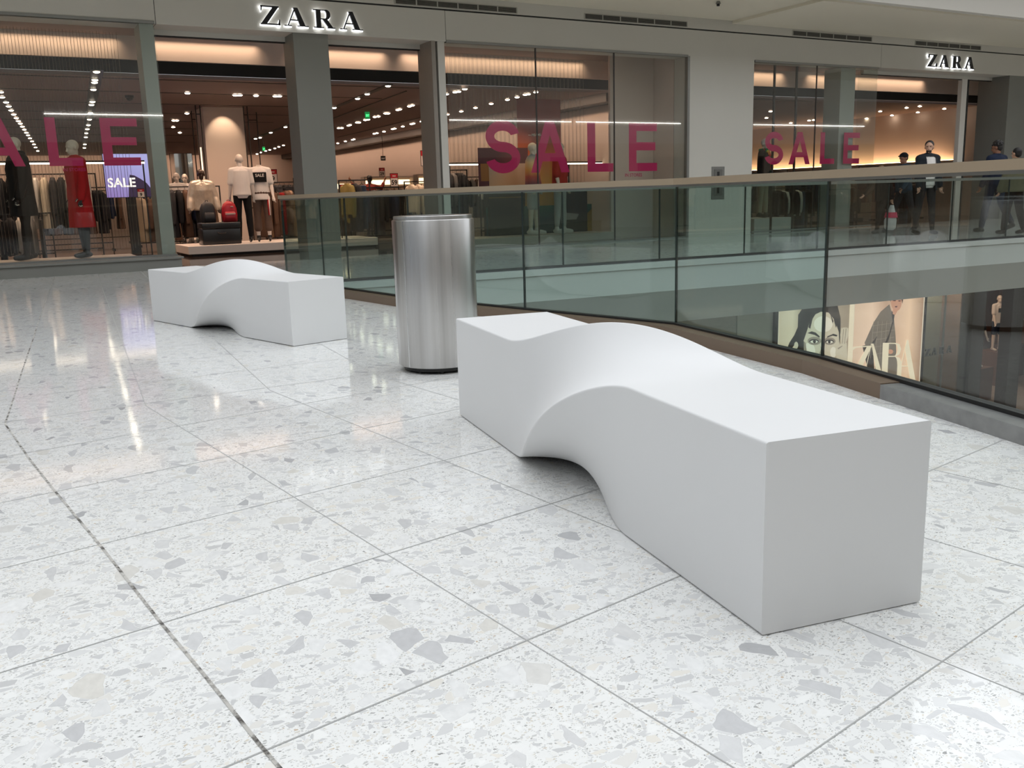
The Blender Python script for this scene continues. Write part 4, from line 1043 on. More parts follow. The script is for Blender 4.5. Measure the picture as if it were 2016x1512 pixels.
BKJ = ('jacket','black','17171A'); DKC = ('coat','charcoal','2A2A2D'); NVJ = ('jacket','navy','1F2A45'); CRM = ('jacket','cream','C9BBA6'); MST = ('jacket','mustard','8A7A45')
GRY = ('shirt','grey','807C78'); BRN = ('coat','brown','5A4436'); WHS = ('shirt','white','C9C4BC'); BUR = ('coat','burgundy','4A1A20'); GRN = ('coat','dark green','24332C'); BEI = ('coat','beige','A8977C')
rack(8.05, 20.9, 1.25, 1.30, 0, 'black clothes rack behind the white pillar, nearest the right doorway', [MST, NVJ, BKJ, DKC, BKJ, NVJ], 'rack just right of the white pillar', face=0)
rack(9.45, 20.9, 1.25, 1.42, 0, 'black clothes rack of cream padded jackets behind the steel bin', [CRM, CRM, CRM, ('jacket','pale grey','A79F96'), ('jacket','silver metallic','A8A29A'), DKC], 'rack above the steel bin')
rack(10.0, 24.2, 2.6, 1.35, 0, 'long low clothes rack in front of the lit shelves', [BKJ, DKC, GRY, NVJ, BKJ, BRN], 'low rack before the lit shelves', n=12)
rack(6.65, 22.6, 1.5, 1.50, 0, 'clothes rack of black coats left of the white pillar', [BKJ, DKC, DKC, BKJ, ('jacket','black','17171A'), DKC], 'coat rack left of white pillar', n=11)
rack(5.85, 21.3, .9, 1.35, 0, 'clothes rack behind the headless SALE mannequin', [BRN, ('dress','bronze metallic','7A6048'), BRN, ('trousers','brown','5A4436'), ('trousers','red','A02424')], 'rack behind headless mannequin', n=7)
rack(4.05, 21.6, 1.2, 1.42, 0, 'clothes rack behind the silver bomber jacket', [DKC, BKJ, BRN, NVJ], 'rack behind the silver bomber jacket', n=7)
rack(4.45, 26.0, 2.0, 1.40, 0, 'clothes rack of navy clothes deep in the left doorway', [NVJ, ('shirt','denim blue','3A4A5C'), NVJ, GRY, NVJ], 'deep rack in left doorway', n=9)
rack(3.55, 23.2, 1.1, 1.30, 0, 'clothes rack of beige coats beside the left window jamb', [BEI, BRN, BEI, BKJ], 'rack beside the left jamb', n=6)
rack(7.1, 19.6, .7, 1.45, 0, 'clothes rack with mustard coat at the railing end', [MST, DKC, ('trousers','denim blue','3A4A5C')], 'rack at the railing end')
rack(.9, 21.4, 2.4, 1.72, 0, 'clothes rack of pale coats behind the left window mannequins', [('coat','pale grey','A79F96'), WHS, ('coat','ivory','C4B9A4'), DKC, BKJ, GRY], 'rack behind left window mannequins', n=14)
rack(-1.4, 20.6, 1.8, 1.72, 0, 'clothes rack of ivory coats at the left edge', [('coat','ivory','C4B9A4'), GRY, ('coat','ivory','C4B9A4')], 'rack at the left edge', n=9)
rack(9.1, 19.1, 1.0, 1.62, 0, 'clothes rack left of the poster in the middle window', [DKC, GRY, BKJ, DKC], 'rack left of middle window poster', n=8)
rack(12.0, 20.6, 2.6, 1.72, 0, 'clothes rack of striped shirts right of the middle window mannequins', [WHS, GRY, WHS, ('shirt','pale grey','A79F96'), BKJ], 'rack right of middle window mannequins', n=16)
rack(17.2, 19.6, 1.6, 1.45, 0, 'clothes rack of dark green coats in the right SALE window', [GRN, DKC, ('dress','ivory','C4B9A4'), GRN, BKJ], 'green coat rack in right SALE window', n=9)
rack(19.3, 19.9, 1.6, 1.45, 0, 'clothes rack with beige dresses in the right SALE window', [BEI, DKC, GRY, ('dress','ivory','C4B9A4')], 'beige dress rack in right SALE window', n=9)
rack(20.9, 21.2, 1.6, 1.55, 0, 'clothes rack inside the right doorway behind the walking pair', [DKC, BKJ, GRY], 'rack inside the right doorway', n=8)
rack(24.7, 20.2, 2.0, 1.60, 0, 'clothes rack of burgundy coats right of the bearded person', [BUR, DKC, BUR, BKJ], 'burgundy coat rack in right doorway', n=10)
rack(18.4, 23.4, 2.2, 1.5, 0, 'far clothes rack of pale clothes in the right SALE window', [WHS, BEI, GRY], 'far rack in right SALE window', n=9)

DNM = ('trousers','denim blue','3A4A5C'); BTR = ('trousers','black','17171A')
rack(17.3, 18.9, 1.5, 1.02, 0, 'low front rack of dark trousers in the right SALE window', [BTR, DNM, BTR, GRN], 'low front rack in right SALE window', n=10)
rack(19.6, 19.0, 1.6, 1.02, 0, 'low front rack beside the pale jamb of the right SALE window', [BTR, DKC if 0 else BKJ, ('shirt','white','C9C4BC'), DNM], 'low rack beside right window jamb', n=10)
rack(21.7, 19.2, 1.6, 1.02, 0, 'low rack of dark clothes behind the striding pair', [BTR, BKJ, GRY, BTR], 'low rack behind the striding pair', n=10)
rack(23.9, 18.9, 1.8, 1.05, 0, 'low rack of dark clothes behind the bearded person', [BTR, BKJ, ('jacket','burgundy','4A1A20'), DNM], 'low rack behind bearded person', n=11)
rack(-.6, 24.2, 3.2, 1.50, 0, 'long rack of dark coats deep behind the left window', [DKC, BKJ, NVJ, BRN], 'deep dark rack behind left window', n=18)
rack(1.9, 24.6, 1.5, 1.50, 0, 'rack of black and brown coats left of the purple screen', [DKC, BRN, BKJ], 'rack left of purple screen', n=10)
rack(-.2, 20.0, 2.6, .95, 0, 'low rack of grey clothes behind the left window mannequins', [GRY, BTR, BKJ, ('shirt','pale grey','A79F96')], 'low rack behind left mannequins', n=14)
rack(1.9, 29.0, 3.4, 1.50, 0, 'furthest rack of dark clothes seen through the left window', [BKJ, DKC, NVJ, BRN], 'furthest rack through left window', n=16)
rack(11.6, 22.8, 2.2, 1.55, 0, 'second rack of dark coats behind the striped shirts', [DKC, BKJ, GRY, BRN], 'second rack behind striped shirts', n=13)
rack(22.6, 21.4, 2.0, 1.35, 0, 'dark clothes rack behind the denim jacket person', [DKC, BKJ, NVJ], 'rack behind denim jacket person', n=12)
rack(18.6, 21.6, 2.4, 1.20, 0, 'middle rack of mixed clothes in the right SALE window', [BKJ, BRN, DKC, BEI], 'middle rack in right SALE window', n=13)
# --- silver bomber on a dark form
p = at(408, 378, 20.45); J = joints(1.72, (6,16,14), (6,16,14))
def f(t, J):
    body(J, mat('bronze_form', hexc('3A2A22'), .3, .3), root=t); top(J, mat('silver_satin', hexc('BDB2A2'), .28, .35, noise=(14,.25), bump=.6), t, 'bomber_jacket', .045, .97, .08, 1.1, .012, True); pants(J, BLK, t); shoes(J, SHOEB, t)
    bm = BM(); tube(bm, [J['should']+Vector((0,.10,.03)), J['pelvis']+Vector((0,.165,-.05))], .008, 6); obj('zip', bm, ALU, t)
fig('mannequin', 'dark mannequin in a shiny silver bomber jacket in the left doorway', 'mannequin', (p.x, 20.95, 0), facing(-.1, -1), J, f)

# --- black case with two backpacks
a, b_ = at(401, 484, 19.32), at(474, 446, 19.32)
bx = thing('black_case', 'black box-shaped case on the platform in the left doorway', 'case', ((a.x+b_.x)/2, 19.55, .21))
W_, H_ = (b_.x-a.x), .44
bm = BM(); box(bm, -W_/2, W_/2, -.22, .22, 0, H_*.72, 0, .02); obj('body', bm, LEATHER, bx, True)
bm = BM(); box(bm, -W_/2-.004, W_/2+.004, -.224, .224, H_*.725, H_, 0, .02); obj('lid', bm, LEATHER, bx, True)
bm = BM(); tube(bm, [(-.08,-.23,H_*.55), (-.06,-.25,H_*.5), (.06,-.25,H_*.5), (.08,-.23,H_*.55)], .009, 6); obj('handle', bm, DARK, bx)
def backpack(loc, rz, m, label, stripe=None, sc_=1.0):
    t = thing('backpack', label, 'backpack', loc, rz); t.scale = (sc_,)*3
    bm = rings_loft(BM(), [((0,0,0), .135, .07, .7), ((0,0,.02), .15, .085, .7), ((0,0,.15), .155, .09, .7), ((0,0,.28), .145, .085, .75), ((0,.0,.36), .115, .07, .8), ((0,0,.40), .07, .045, .9), ((0,0,.415), .03, .02)], 28); obj('main_body', bm, m, t, True)
    bm = rings_loft(BM(), [((0,-.085,.02), .11, .035, .7), ((0,-.09,.10), .115, .04, .7), ((0,-.085,.19), .10, .03, .7), ((0,-.08,.205), .09, .015)], 24); obj('front_pocket', bm, m, t, True)
    if stripe: bm = BM(); box(bm, -.10, .10, -.133, -.122, .150, .175, 0, .003); obj('reflective_strip', bm, stripe, t)
    if stripe: bm = BM(); box(bm, .02, .07, -.090, -.080, .30, .315, 0, .002); obj('logo_tag', bm, stripe, t)
    for s in (-1, 1): bm = BM(); tube(bm, [(s*.07,.07,.37), (s*.09,.14,.28), (s*.10,.12,.12), (s*.12,.075,.03)], .022, 8, flat=.35); obj('shoulder_strap', bm, m, t, True)
    bm = BM(); tube(bm, [(-.03,.02,.405), (-.02,.02,.44), (.02,.02,.44), (.03,.02,.405)], .008, 6); obj('grab_handle', bm, m, t, True)
    return t
backpack((bx.location.x-.20, 19.53, .21+H_), R(8), mat('black_nylon', (.02,.02,.022), .5), 'black backpack lying on the black case', None, 1.0)
backpack((bx.location.x+.22, 19.50, .21+H_), R(-4), mat('red_nylon', hexc('A81C28'), .35), 'red backpack with silver strip on the black case', mat('silver_strip', hexc('C9B8AE'), .3))

# ------------------------------------------------------------------ flat things: cards, posters, screen
def panel(name, label, cat, px0, py0, px1, py1, y, m, th=.012, group=None, frame=None):
    A, B = at((px0+px1)/2, (py0+py1)/2, y), None
    x0, x1 = at(px0, (py0+py1)/2, y).x, at(px1, (py0+py1)/2, y).x
    z1, z0 = at((px0+px1)/2, py0, y).z, at((px0+px1)/2, py1, y).z
    t = thing(name, label, cat, (x0, y, z0), 0, group); w_, h_ = x1-x0, z1-z0
    bm = BM(); box(bm, 0, w_, 0, th, 0, h_); obj('board', bm, m, t)
    if frame: bm = BM(); f_ = .012; box(bm, -f_, w_+f_, -.004, th, -f_, 0); box(bm, -f_, w_+f_, -.004, th, h_, h_+f_); box(bm, -f_, 0, -.004, th, 0, h_); box(bm, w_, w_+f_, -.004, th, 0, h_); obj('frame', bm, frame, t)
    return t, w_, h_
CARDW = mat('sign_card_white', hexc('E6DCD6'), .5); CARDR = mat('sign_card_red', hexc('B5202C'), .5)
def price(px0, py0, px1, py1, y, num, label, stand=True):
    t, w_, h_ = panel('price_sign', label, 'sign', px0, py0, px1, py1, y, CARDW, .008, 'red and white price cards', BLACK)
    bm = BM(); box(bm, 0, w_, -.003, -.001, h_*.66, h_); obj('red_header', bm, CARDR, t)
    bm = text_bm('SALE', h_*.13, .001, .002); move(bm, (w_/2, -.004, h_*.78)); obj('header_text', bm, CARDW, t)
    bm = text_bm(num, h_*.52, .001, .004); move(bm, (w_/2, -.003, h_*.14)); obj('number', bm, BLACK, t)
    z = t.location.z
    if stand:
        bm = BM(); tube(bm, [(w_/2, .004, -z), (w_/2, .004, 0)], .008, 6); cyl(bm, (w_/2, .004), .10, -z, -z+.01, 16); obj('stand', bm, BLACK, t)
price(530, 334, 545, 360, 24, '9', 'price card reading 9 behind the headless SALE mannequin')
price(769, 342, 783, 367, 22.5, '59', 'price card reading 59 on a stand in the right doorway')
price(829, 297, 848, 326, 21.5, '59', 'large price card reading 59 high beside the right door jamb')
price(747, 331, 757, 347, 31, '29', 'small price card reading 29 before the dark opening')
price(670, 364, 684, 376, 22, '19', 'price card just above the handrail, right of the white pillar')
price(578, 351, 586, 364, 25, '17', 'small price card reading 17 left of the white pillar')
price(467, 326, 476, 336, 24, '9', 'small red price card behind the white tee mannequin')
price(271, 372, 284, 388, 21, '9', 'glowing price card below the purple screen')
# screen
SCR = bpy.data.materials.new('screen_picture'); SCR.use_nodes = True; nt = SCR.node_tree; b = nt.nodes['Principled BSDF']
tc = nt.nodes.new('ShaderNodeTexCoord'); gr = nt.nodes.new('ShaderNodeTexGradient'); mp = nt.nodes.new('ShaderNodeMapping'); mp.inputs['Rotation'].default_value = (0, R(60), 0)
nt.links.new(tc.outputs['Generated'], mp.inputs[0]); nt.links.new(mp.outputs[0], gr.inputs[0]); rp = nt.nodes.new('ShaderNodeValToRGB'); nt.links.new(gr.outputs[0], rp.inputs[0])
rp.color_ramp.elements[0].color = (*hexc('9C7FC4'), 1); rp.color_ramp.elements[1].color = (*hexc('B9B6F0'), 1)
b.inputs['Base Color'].default_value = (0,0,0,1); nt.links.new(rp.outputs[0], b.inputs['Emission Color']); b.inputs['Emission Strength'].default_value = 1.0
t, w_, h_ = panel('video_screen', 'glowing purple video screen reading SALE inside the left window', 'screen', 206, 303, 300, 388, 22, SCR, .05, None, BLACK)
bm = text_bm('SALE', .27, .001, .006, 'LEFT'); move(bm, (.04, -.006, .22)); obj('screen_lettering', bm, mat('screen_white', (1,1,1), emit=(1,1,1), es=.9), t)
bm = BM(); quadprism(bm, [(.45*w_,0,0), (w_,0,0), (w_,0,h_*.10), (.86*w_,0,h_*.32), (.74*w_,0,h_*.42), (.62*w_,0,h_*.50), (.52*w_,0,h_*.52), (.48*w_,0,h_*.3)], (0,-.003,0)); obj('screen_silhouette', bm, mat('screen_dark', (.03,.02,.05), emit=(.03,.02,.05), es=1), t)
bm = BM(); box(bm, w_*.4, w_*.6, .0, .05, -t.location.z, 0); obj('stand', bm, BLACK, t)
# middle window set dressing
def grad_mat(name, stops, axis=2, emit=0):
    m = bpy.data.materials.new(name); m.use_nodes = True; nt = m.node_tree; b = nt.nodes['Principled BSDF']; b.inputs['Roughness'].default_value = .6
    tc = nt.nodes.new('ShaderNodeTexCoord'); sp = nt.nodes.new('ShaderNodeSeparateXYZ'); nt.links.new(tc.outputs['Generated'], sp.inputs[0])
    rp = nt.nodes.new('ShaderNodeValToRGB'); e = rp.color_ramp.elements; e[0].position, e[0].color = stops[0][0], (*hexc(stops[0][1]),1); e[1].position, e[1].color = stops[-1][0], (*hexc(stops[-1][1]),1)
    for p_, c_ in stops[1:-1]: q_ = e.new(p_); q_.color = (*hexc(c_),1)
    nt.links.new(sp.outputs[axis], rp.inputs[0]); nt.links.new(rp.outputs[0], b.inputs['Base Color'])
    if emit: nt.links.new(rp.outputs[0], b.inputs['Emission Color']); b.inputs['Emission Strength'].default_value = emit; b.inputs['Base Color'].default_value = (0,0,0,1)
    return m
t, w_, h_ = panel('hanging_poster', 'tall orange sunset poster reading MIAMI behind the middle window mannequins', 'poster', 1020, 195, 1105, 420, 18.15, grad_mat('miami_print_glow', [(0,'D9A03A'), (.30,'E0A845'), (.5,'D2662E'), (.72,'8E3A2C'), (1,'7A3A30')]))  # gradient carries the sunset print and the spotlight's painted glow
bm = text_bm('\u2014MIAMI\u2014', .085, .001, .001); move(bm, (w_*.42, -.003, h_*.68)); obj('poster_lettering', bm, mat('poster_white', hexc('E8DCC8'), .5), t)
t, w_, h_ = panel('display_poster', 'maroon-topped poster left of the orange poster in the middle window', 'poster', 942, 291, 1040, 372, 18.05, mat('poster_maroon', hexc('5E3038'), .6))
bm = BM(); box(bm, w_*.2, w_*.98, -.004, -.001, 0, h_*.62); obj('poster_picture', bm, grad_mat('poster_beige', [(0,'D8B088'), (1,'C9AE9A')]), t)
bm = BM(); box(bm, w_*.04, w_*.2, -.004, -.001, h_*.2, h_*.62); obj('poster_picture', bm, mat('poster_amber', hexc('A8703A'), .6), t)
bm = BM(); box(bm, .1, w_-.1, .0, .02, -t.location.z+.16, 0); obj('stand', bm, DARK, t)
t, w_, h_ = panel('backdrop_panel', 'dark teal gradient backdrop low in the middle window', 'panel', 958, 405, 1165, 468, 18.00, grad_mat('teal_print', [(0,'143038'), (.6,'1E4A58'), (1,'3E7A6A')]))
bm = BM(); quadprism(bm, [(w_*.74,0,0), (w_,0,0), (w_,0,h_*.85)], (0,-.006,0)); obj('gold_wedge', bm, mat('gold_print', hexc('B08A3A'), .5), t)
t, w_, h_ = panel('display_shelf', 'dark shelf box with a gold line left of the middle window mannequins', 'shelf', 962, 373, 1032, 407, 17.85, mat('shelf_dark', hexc('2A2624'), .5), .25)
bm = BM(); box(bm, 0, w_, -.004, -.001, h_*.52, h_*.56); obj('gold_line', bm, mat('gold_print'), t)
bm = BM(); box(bm, .05, w_-.05, .05, .2, -t.location.z, 0); obj('shelf_leg_panel', bm, BLACK, t)
t, w_, h_ = panel('hanging_photo', 'dark printed photo board beside the pale jeans mannequin', 'poster', 1112, 372, 1156, 432, 17.95, mat('photo_dark', hexc('3A3436'), .6))
bm = BM(); quadprism(bm, [(0,0,0), (w_*.5,0,0), (w_*.62,0,h_*.18), (0,0,h_*.24)], (0,-.003,0)); obj('photo_shape', bm, mat('photo_pale', hexc('A8A29C'), .6), t)
bm = BM(); box(bm, 0, w_, 0, .012, -t.location.z, 0); obj('board_foot', bm, BLACK, t)
s2 = bpy.data.lights.new('window_spot', 'SPOT'); s2.energy = 110; s2.color = (1,.62,.32); s2.spot_size = R(34); s2.spot_blend = .8
so = bpy.data.objects.new('window_spot', s2); COL.objects.link(so); so.location = (10.6, 17.2, 3.85); so.rotation_euler = Vector((-.15, .55, -1.6)).to_track_quat('-Z','Y').to_euler()
# portrait board in the right doorway
t, w_, h_ = panel('portrait_board', 'dark framed board on the lit wall behind the bearded person', 'poster', 1808, 286, 1853, 312, 24.5, mat('portrait_brown', hexc('3A2A22'), .5), .03, None, BLACK)
bm = BM()
for x in (.1, w_-.1): tube(bm, [(x, .015, h_), (x, .015, 3.3-t.location.z)], .006, 6)
obj('hanging_wire', bm, BLACK, t)

# --- EXIT signs
def exitsign(px0, py0, px1, py1, y, label, m, tm):
    t, w_, h_ = panel('exit_sign', label, 'sign', px0, py0, px1, py1, y, m, .03)
    bm = text_bm('EXIT', h_*.42, .001, .004); bmesh.ops.transform(bm, matrix=Matrix.Diagonal((min(1, w_/(h_*1.15)), 1, 1, 1)), verts=bm.verts); move(bm, (w_/2, -.003, h_*.3)); obj('lettering', bm, tm, t)
    bm = BM(); tube(bm, [(w_/2,.015,h_), (w_/2,.015,3.3-t.location.z)], .008, 6); obj('hanger_rod', bm, BLACK, t)
GRNE = mat('exit_green', (.02,.3,.08), emit=(.03,.55,.13), es=.55); GRNT = mat('exit_letters', (.2,1,.4), emit=(.1,1,.35), es=1.2)
exitsign(719, 219, 728, 234, 24.0, 'green illuminated EXIT sign hanging from the ceiling in the right doorway', mat('exit_glass_green', (.01,.2,.05), emit=(.02,.30,.08), es=.6), GRNT)
exitsign(517, 289, 522, 297, 33.0, 'small distant green EXIT sign seen through the left doorway', GRNE, GRNT)
exitsign(750, 307, 759, 316, 31.0, 'black EXIT sign on the wall above the dark opening', BLACK, mat('exit_white', (.7,.7,.7), .5))

# --- wall shelving with light strips
def shelfunit(px0, px1, py0, y, label, z_light):
    x0, x1 = at(px0, 350, y).x, at(px1, 350, y).x; zt = at((px0+px1)/2, py0, y).z
    t = thing('shelf_unit', label, 'shelving', (x0, y, 0)); w_ = x1-x0
    bm = BM(); box(bm, 0, w_, .30, .34, 0, zt); box(bm, 0, .04, 0, .30, 0, zt); box(bm, w_-.04, w_, 0, .30, 0, zt); box(bm, 0, w_, 0, .34, zt, zt+.05); obj('carcass', bm, mat('shelf_white', hexc('BFAFA2'), .6), t)
    bm = BM(); box(bm, .05, w_-.05, .28, .298, zt-.22, zt-.06); obj('light_strip', bm, mat('shelf_light', (1,1,1), emit=(1,.72,.42), es=2.2), t)
    for z in (.35, .8, 1.2):
        if z < zt-.3: bm = BM(); box(bm, .04, w_-.04, .0, .30, z, z+.03); obj('shelf', bm, mat('shelf_white'), t)
    bm = BM(); box(bm, .1, w_-.1, .05, .07, zt-.33, zt-.31); obj('hanging_rail', bm, BLACK, t)
shelfunit(717, 815, 350, 30, 'long white shelf unit with glowing strip behind the person in red', 1.5)
shelfunit(822, 848, 346, 27.5, 'short shelf unit with glowing strip beside the right door jamb', 1.5)
shelfunit(661, 697, 358, 30.5, 'shelf unit with glowing strip next to the white pillar', 1.4)
t = thing('shelf_unit', 'long wall shelf glowing from behind along the right doorway wall', 'shelving', (26.5, 19, 0))
bm = BM(); box(bm, .12, .34, 0, 16, 1.62, 1.72); obj('shelf', bm, mat('shelf_white'), t); bm = BM(); box(bm, .24, .30, 0, 16, 1.721, 1.74); obj('light_strip', bm, mat('shelf_glow_warm', (1,1,1), emit=(1,.60,.30), es=9), t); bm = BM(); box(bm, .28, .34, .1, 15.9, 0, 1.62); obj('back_panel', bm, mat('shelf_white'), t)
# --- lit display rails
def ledrail(x0, x1, z, y, label):
    t = thing('lit_display_rail', label, 'rail', (x0, y, 0)); w_ = x1-x0
    bm = BM(); box(bm, 0, w_, 0, .04, z+.018, z+.05); obj('rail', bm, BLACK, t)
    bm = BM(); box(bm, 0, w_, -.004, .03, z-.012, z+.016); obj('light_strip', bm, mat('rail_light', (1,1,1), emit=(1,.80,.62), es=6), t)
    for x in (.03, w_-.03): bm = BM(); box(bm, x-.012, x+.012, .0, .03, 0, z); obj('post', bm, BLACK, t)
A_ = at(100, 322, 19.3); ledrail(-3.0, at(285, 324, 19.3).x, A_.z, 19.3, 'glowing display rail behind the mannequins in the left window')
A_ = at(1150, 322, 19.3); ledrail(at(883, 323, 19.3).x, at(946, 323, 19.3).x, A_.z, 19.3, 'short glowing display rail at the left of the middle window'); ledrail(at(1118, 322, 19.3).x, at(1192, 322, 19.3).x, A_.z, 19.3, 'glowing display rail right of the middle window mannequins')
# --- mirror, hanging frames
t, w_, h_ = panel('wall_mirror', 'tall mirror reflecting light lines left of the lit column', 'mirror', 343, 310, 386, 480, 28.9, mat('mirror_silver', (.75,.75,.75), .03, 1.0), .02, None, DARK)
t.location.z = 0
def hframe(px, y, w_, label, z0=.9):
    p = at(px, 215, y); t = thing('floor_to_ceiling_rack', label, 'rack', (p.x, y, 0), 0, 'thin dark frames beside the lit column')
    bm = BM()
    for x in (0, w_): tube(bm, [(x, 0, .0), (x, 0, 3.3)], .014, 6)
    obj('upright', bm, DARK, t); bm = BM(); tube(bm, [(0,0,z0), (w_,0,z0)], .012, 6); tube(bm, [(0,0,3.1), (w_,0,3.1)], .012, 6); obj('crossbar', bm, DARK, t)
hframe(385, 23.2, .10, 'thin dark frame touching the left edge of the lit column'); hframe(376, 24.6, .16, 'thin dark frame left of the lit column, further back')
hframe(479, 23.2, .09, 'thin dark frame touching the right edge of the lit column'); hframe(487, 24.6, .22, 'thin dark frame right of the lit column, further back')
bm = BM(); p = at(394, 300, 23.35); box(bm, p.x, p.x+.03, 23.30, 23.33, 0, 2.35); o = obj('light_strip', bm, mat('column_light', (1,1,1), emit=(1,.66,.42), es=1.6)); setp(o, 'tall warm light strip at the left edge of the column', 'light')

# --- bead curtains
BEAD = mat('silver_bead_strand', hexc('8F867A'), .3, .6)
def beads(x0, x1, y, label, z0=.24):
    bm = BM(); x = x0; k = 0
    while x < x1:
        yy = y+(.05 if k % 2 else 0)
        for (r,) in ((.003,),):
            rings_loft(bm, [((x+.003*math.sin(k), yy, 3.95), r, r), ((x, yy, z0+.1*((k*7)%5)/5), r, r)], 4)
        x += .052; k += 1
    o = obj('bead_curtain', bm, BEAD); setp(o, label, 'curtain', None, 'stuff')
beads(-4, at(244, 165, 17.85).x, 17.85, 'curtain of fine silver strands behind the left window mannequins')
beads(at(885, 300, 17.75).x, 12.2, 18.20, 'curtain of fine silver strands across the middle window')

# --- ceiling spotlights
bm = BM(); ellip(bm, (0,0,-.004), (.055,.055,.022), None, 12, 6); m0 = bpy.data.meshes.new('lamp'); bm.to_mesh(m0); bm.free(); m0.materials.append(SPOTE)
bm = BM(); rings_loft(bm, [((0,0,0), .075, .075), ((0,0,.012), .075, .075)], 14, closed=True); m1 = bpy.data.meshes.new('trim_ring'); bm.to_mesh(m1); bm.free(); m1.materials.append(DARK)
def spot(px, py, label, group):
    p = atz(px, py, 3.275); t = thing('ceiling_spotlight', label, 'light', (p.x, p.y, 3.275), 0, group)
    for n_, me in (('lamp', m0), ('trim_ring', m1)):
        o = bpy.data.objects.new(n_, me); COL.objects.link(o); o.parent = t
ROWS = {
 ('bright ceiling spotlight in the near row inside the left window', 'spotlights in the near row of the left window'): [(190,141),(187,157),(186,162),(184,176),(182,200),(180,206),(178,222),(176,235),(174,246),(172,254),(170,262),(169,270),(167,284),(166,291)],
 ('bright ceiling spotlight in the slanting row at the left edge', 'spotlights in the slanting row at the left edge'): [(1,181),(4,191),(12,201),(17,209),(22,217),(27,225),(32,232),(36,238),(40,243),(44,249),(48,255),(52,261),(55,266),(59,272),(63,278),(67,284),(70,290),(74,297)],
 ('small ceiling spotlight in the slots above the left doorway', 'spotlights in the slots above the left doorway'): [(369,183),(463,187),(472,187),(504,188),(542,189),(550,189),(368,223),(342,237),(348,237),(341,250),(354,261)],
 ('ceiling spotlight in the long row seen left of the pillar', 'spotlights in the long row left of the pillar'): [(562,250),(533,261),(512,271),(503,273),(579,280),(558,286),(549,289),(541,292),(531,295),(523,297),(513,300),(506,303)],
 ('ceiling spotlight in the upper diagonal track of the right doorway', 'spotlights in the upper track of the right doorway'): [(764,169),(723,185),(704,194),(658,212)],
 ('ceiling spotlight in the middle row of the right doorway', 'spotlights in the middle row of the right doorway'): [(667,252),(673,252),(686,247),(689,246),(703,241),(707,241),(719,236),(725,235),(738,230),(745,229),(759,223),(764,223),(783,216),(787,215),(806,209),(812,207),(832,201),(839,199)],
 ('ceiling spotlight in the lower row of the right doorway', 'spotlights in the lower row of the right doorway'): [(665,282),(680,278),(694,275),(697,274),(737,263),(742,262),(756,259),(773,254),(777,253),(793,249),(810,244),(814,243),(830,239),(836,238)],
 ('ceiling spotlight seen through the middle window', 'spotlights seen through the middle window'): [(915,175),(903,180),(896,181),(999,196),(1034,186),(1040,185),(1018,191),(1055,181),(967,204),(936,212),(908,219),(879,185),(881,225)],
 ('ceiling spotlight seen through the right SALE window', 'spotlights seen through the right SALE window'): [(1517,219),(1509,232),(1557,242),(1546,253),(1593,237),(1602,236),(1623,244),(1640,231),(1670,222)],
 ('ceiling spotlight seen through the right doorway of the far shop front', 'spotlights seen through the far doorway'): [(1733,219),(1756,227),(1706,233),(1716,233),(1807,221),(1785,212),(1811,209),(1859,214),(1889,211)],
}
for (lb, g_), pts in ROWS.items():
    for p_ in pts: spot(*p_, lb, g_)
def track(pa, pb, label, w_=.10):
    a, b = atz(*pa, 3.285), atz(*pb, 3.285); bm = BM(); d = (b-a).normalized(); n = Vector((-d.y, d.x, 0))*w_/2
    quadprism(bm, [a+n, a-n, b-n, b+n], (0,0,.014)); o = obj('light_track', bm, BLACK); setp(o, label, 'light track')
track((650,216), (768,167), 'dark light track running diagonally across the right doorway ceiling', .13)
track((494,276), (576,244), 'dark light track on the ceiling left of the pillar', .13)
track((192,138), (165,294), 'dark light track on the left window ceiling', .2)
track((655,234), (800,180), 'thin dark slot beside the right doorway light track', .03)
track((665,271), (845,228), 'thin dark slot above the lower row of spotlights', .02)
p = atz(255, 193, 3.25); bm = cyl(BM(), (0,0), .09, -.0, .05, 16); ellip(bm, (0,0,0), (.07,.07,.06)); o = obj('smoke_detector', bm, DARK, loc=(p.x, p.y, 3.25)); setp(o, 'small dark round detector on the ceiling behind the left window', 'detector')

# ------------------------------------------------------------------ backlit posters on the lower storey
def flat(bm, pts, y, mi):
    vs = [bm.verts.new((at(1400+x/3.273, 400+z/3.273, 15.9).x, y, at(1400+x/3.273, 400+z/3.273, 15.9).z)) for x, z in pts]
    f = bm.faces.new(vs); f.material_index = mi; f.normal_update()
    if f.normal.y > 0: f.normal_flip()
def EM(name, h, s=1.18):
    c = hexc(h); return mat(name, (0,0,0), .4, emit=c, es=s)
def ell(cx, cy, rx, ry, a0=0, a1=360, n=22, rot=0):
    out = []
    for i in range(n):
        a = R(a0+(a1-a0)*i/n); x, y = rx*math.cos(a), ry*math.sin(a); out.append((cx+x*math.cos(R(rot))-y*math.sin(R(rot)), cy+x*math.sin(R(rot))+y*math.cos(R(rot))))
    return out
def poster(name, label, x0, x1, bgm):
    t = thing(name, label, 'poster', (x0, 15.92, -5.0)); bm = BM(); box(bm, 0, x1-x0, 0, .03, 0, 3.95); obj('lightbox', bm, bgm, t)
    bm = BM(); box(bm, -.03, 0, -.01, .03, 0, 3.95); box(bm, x1-x0, x1-x0+.03, -.01, .03, 0, 3.95); obj('frame', bm, EM('poster_frame_glow', 'D8C6B0'), t); return t
def layer(t, name, shapes, m, k):
    bm = BM()
    for s in shapes: flat(bm, s, 15.92-.0015*k, 0)
    bmesh.ops.translate(bm, verts=bm.verts, vec=(-t.location.x, -15.92, 5.0)); return obj(name, bm, m, t)
bg1 = grad_mat('portrait_backdrop', [(0,'B5A58F'), (.18,'C2B39C'), (.3,'9A8C79'), (.5,'A89A86'), (1,'857868')], 0, .95)
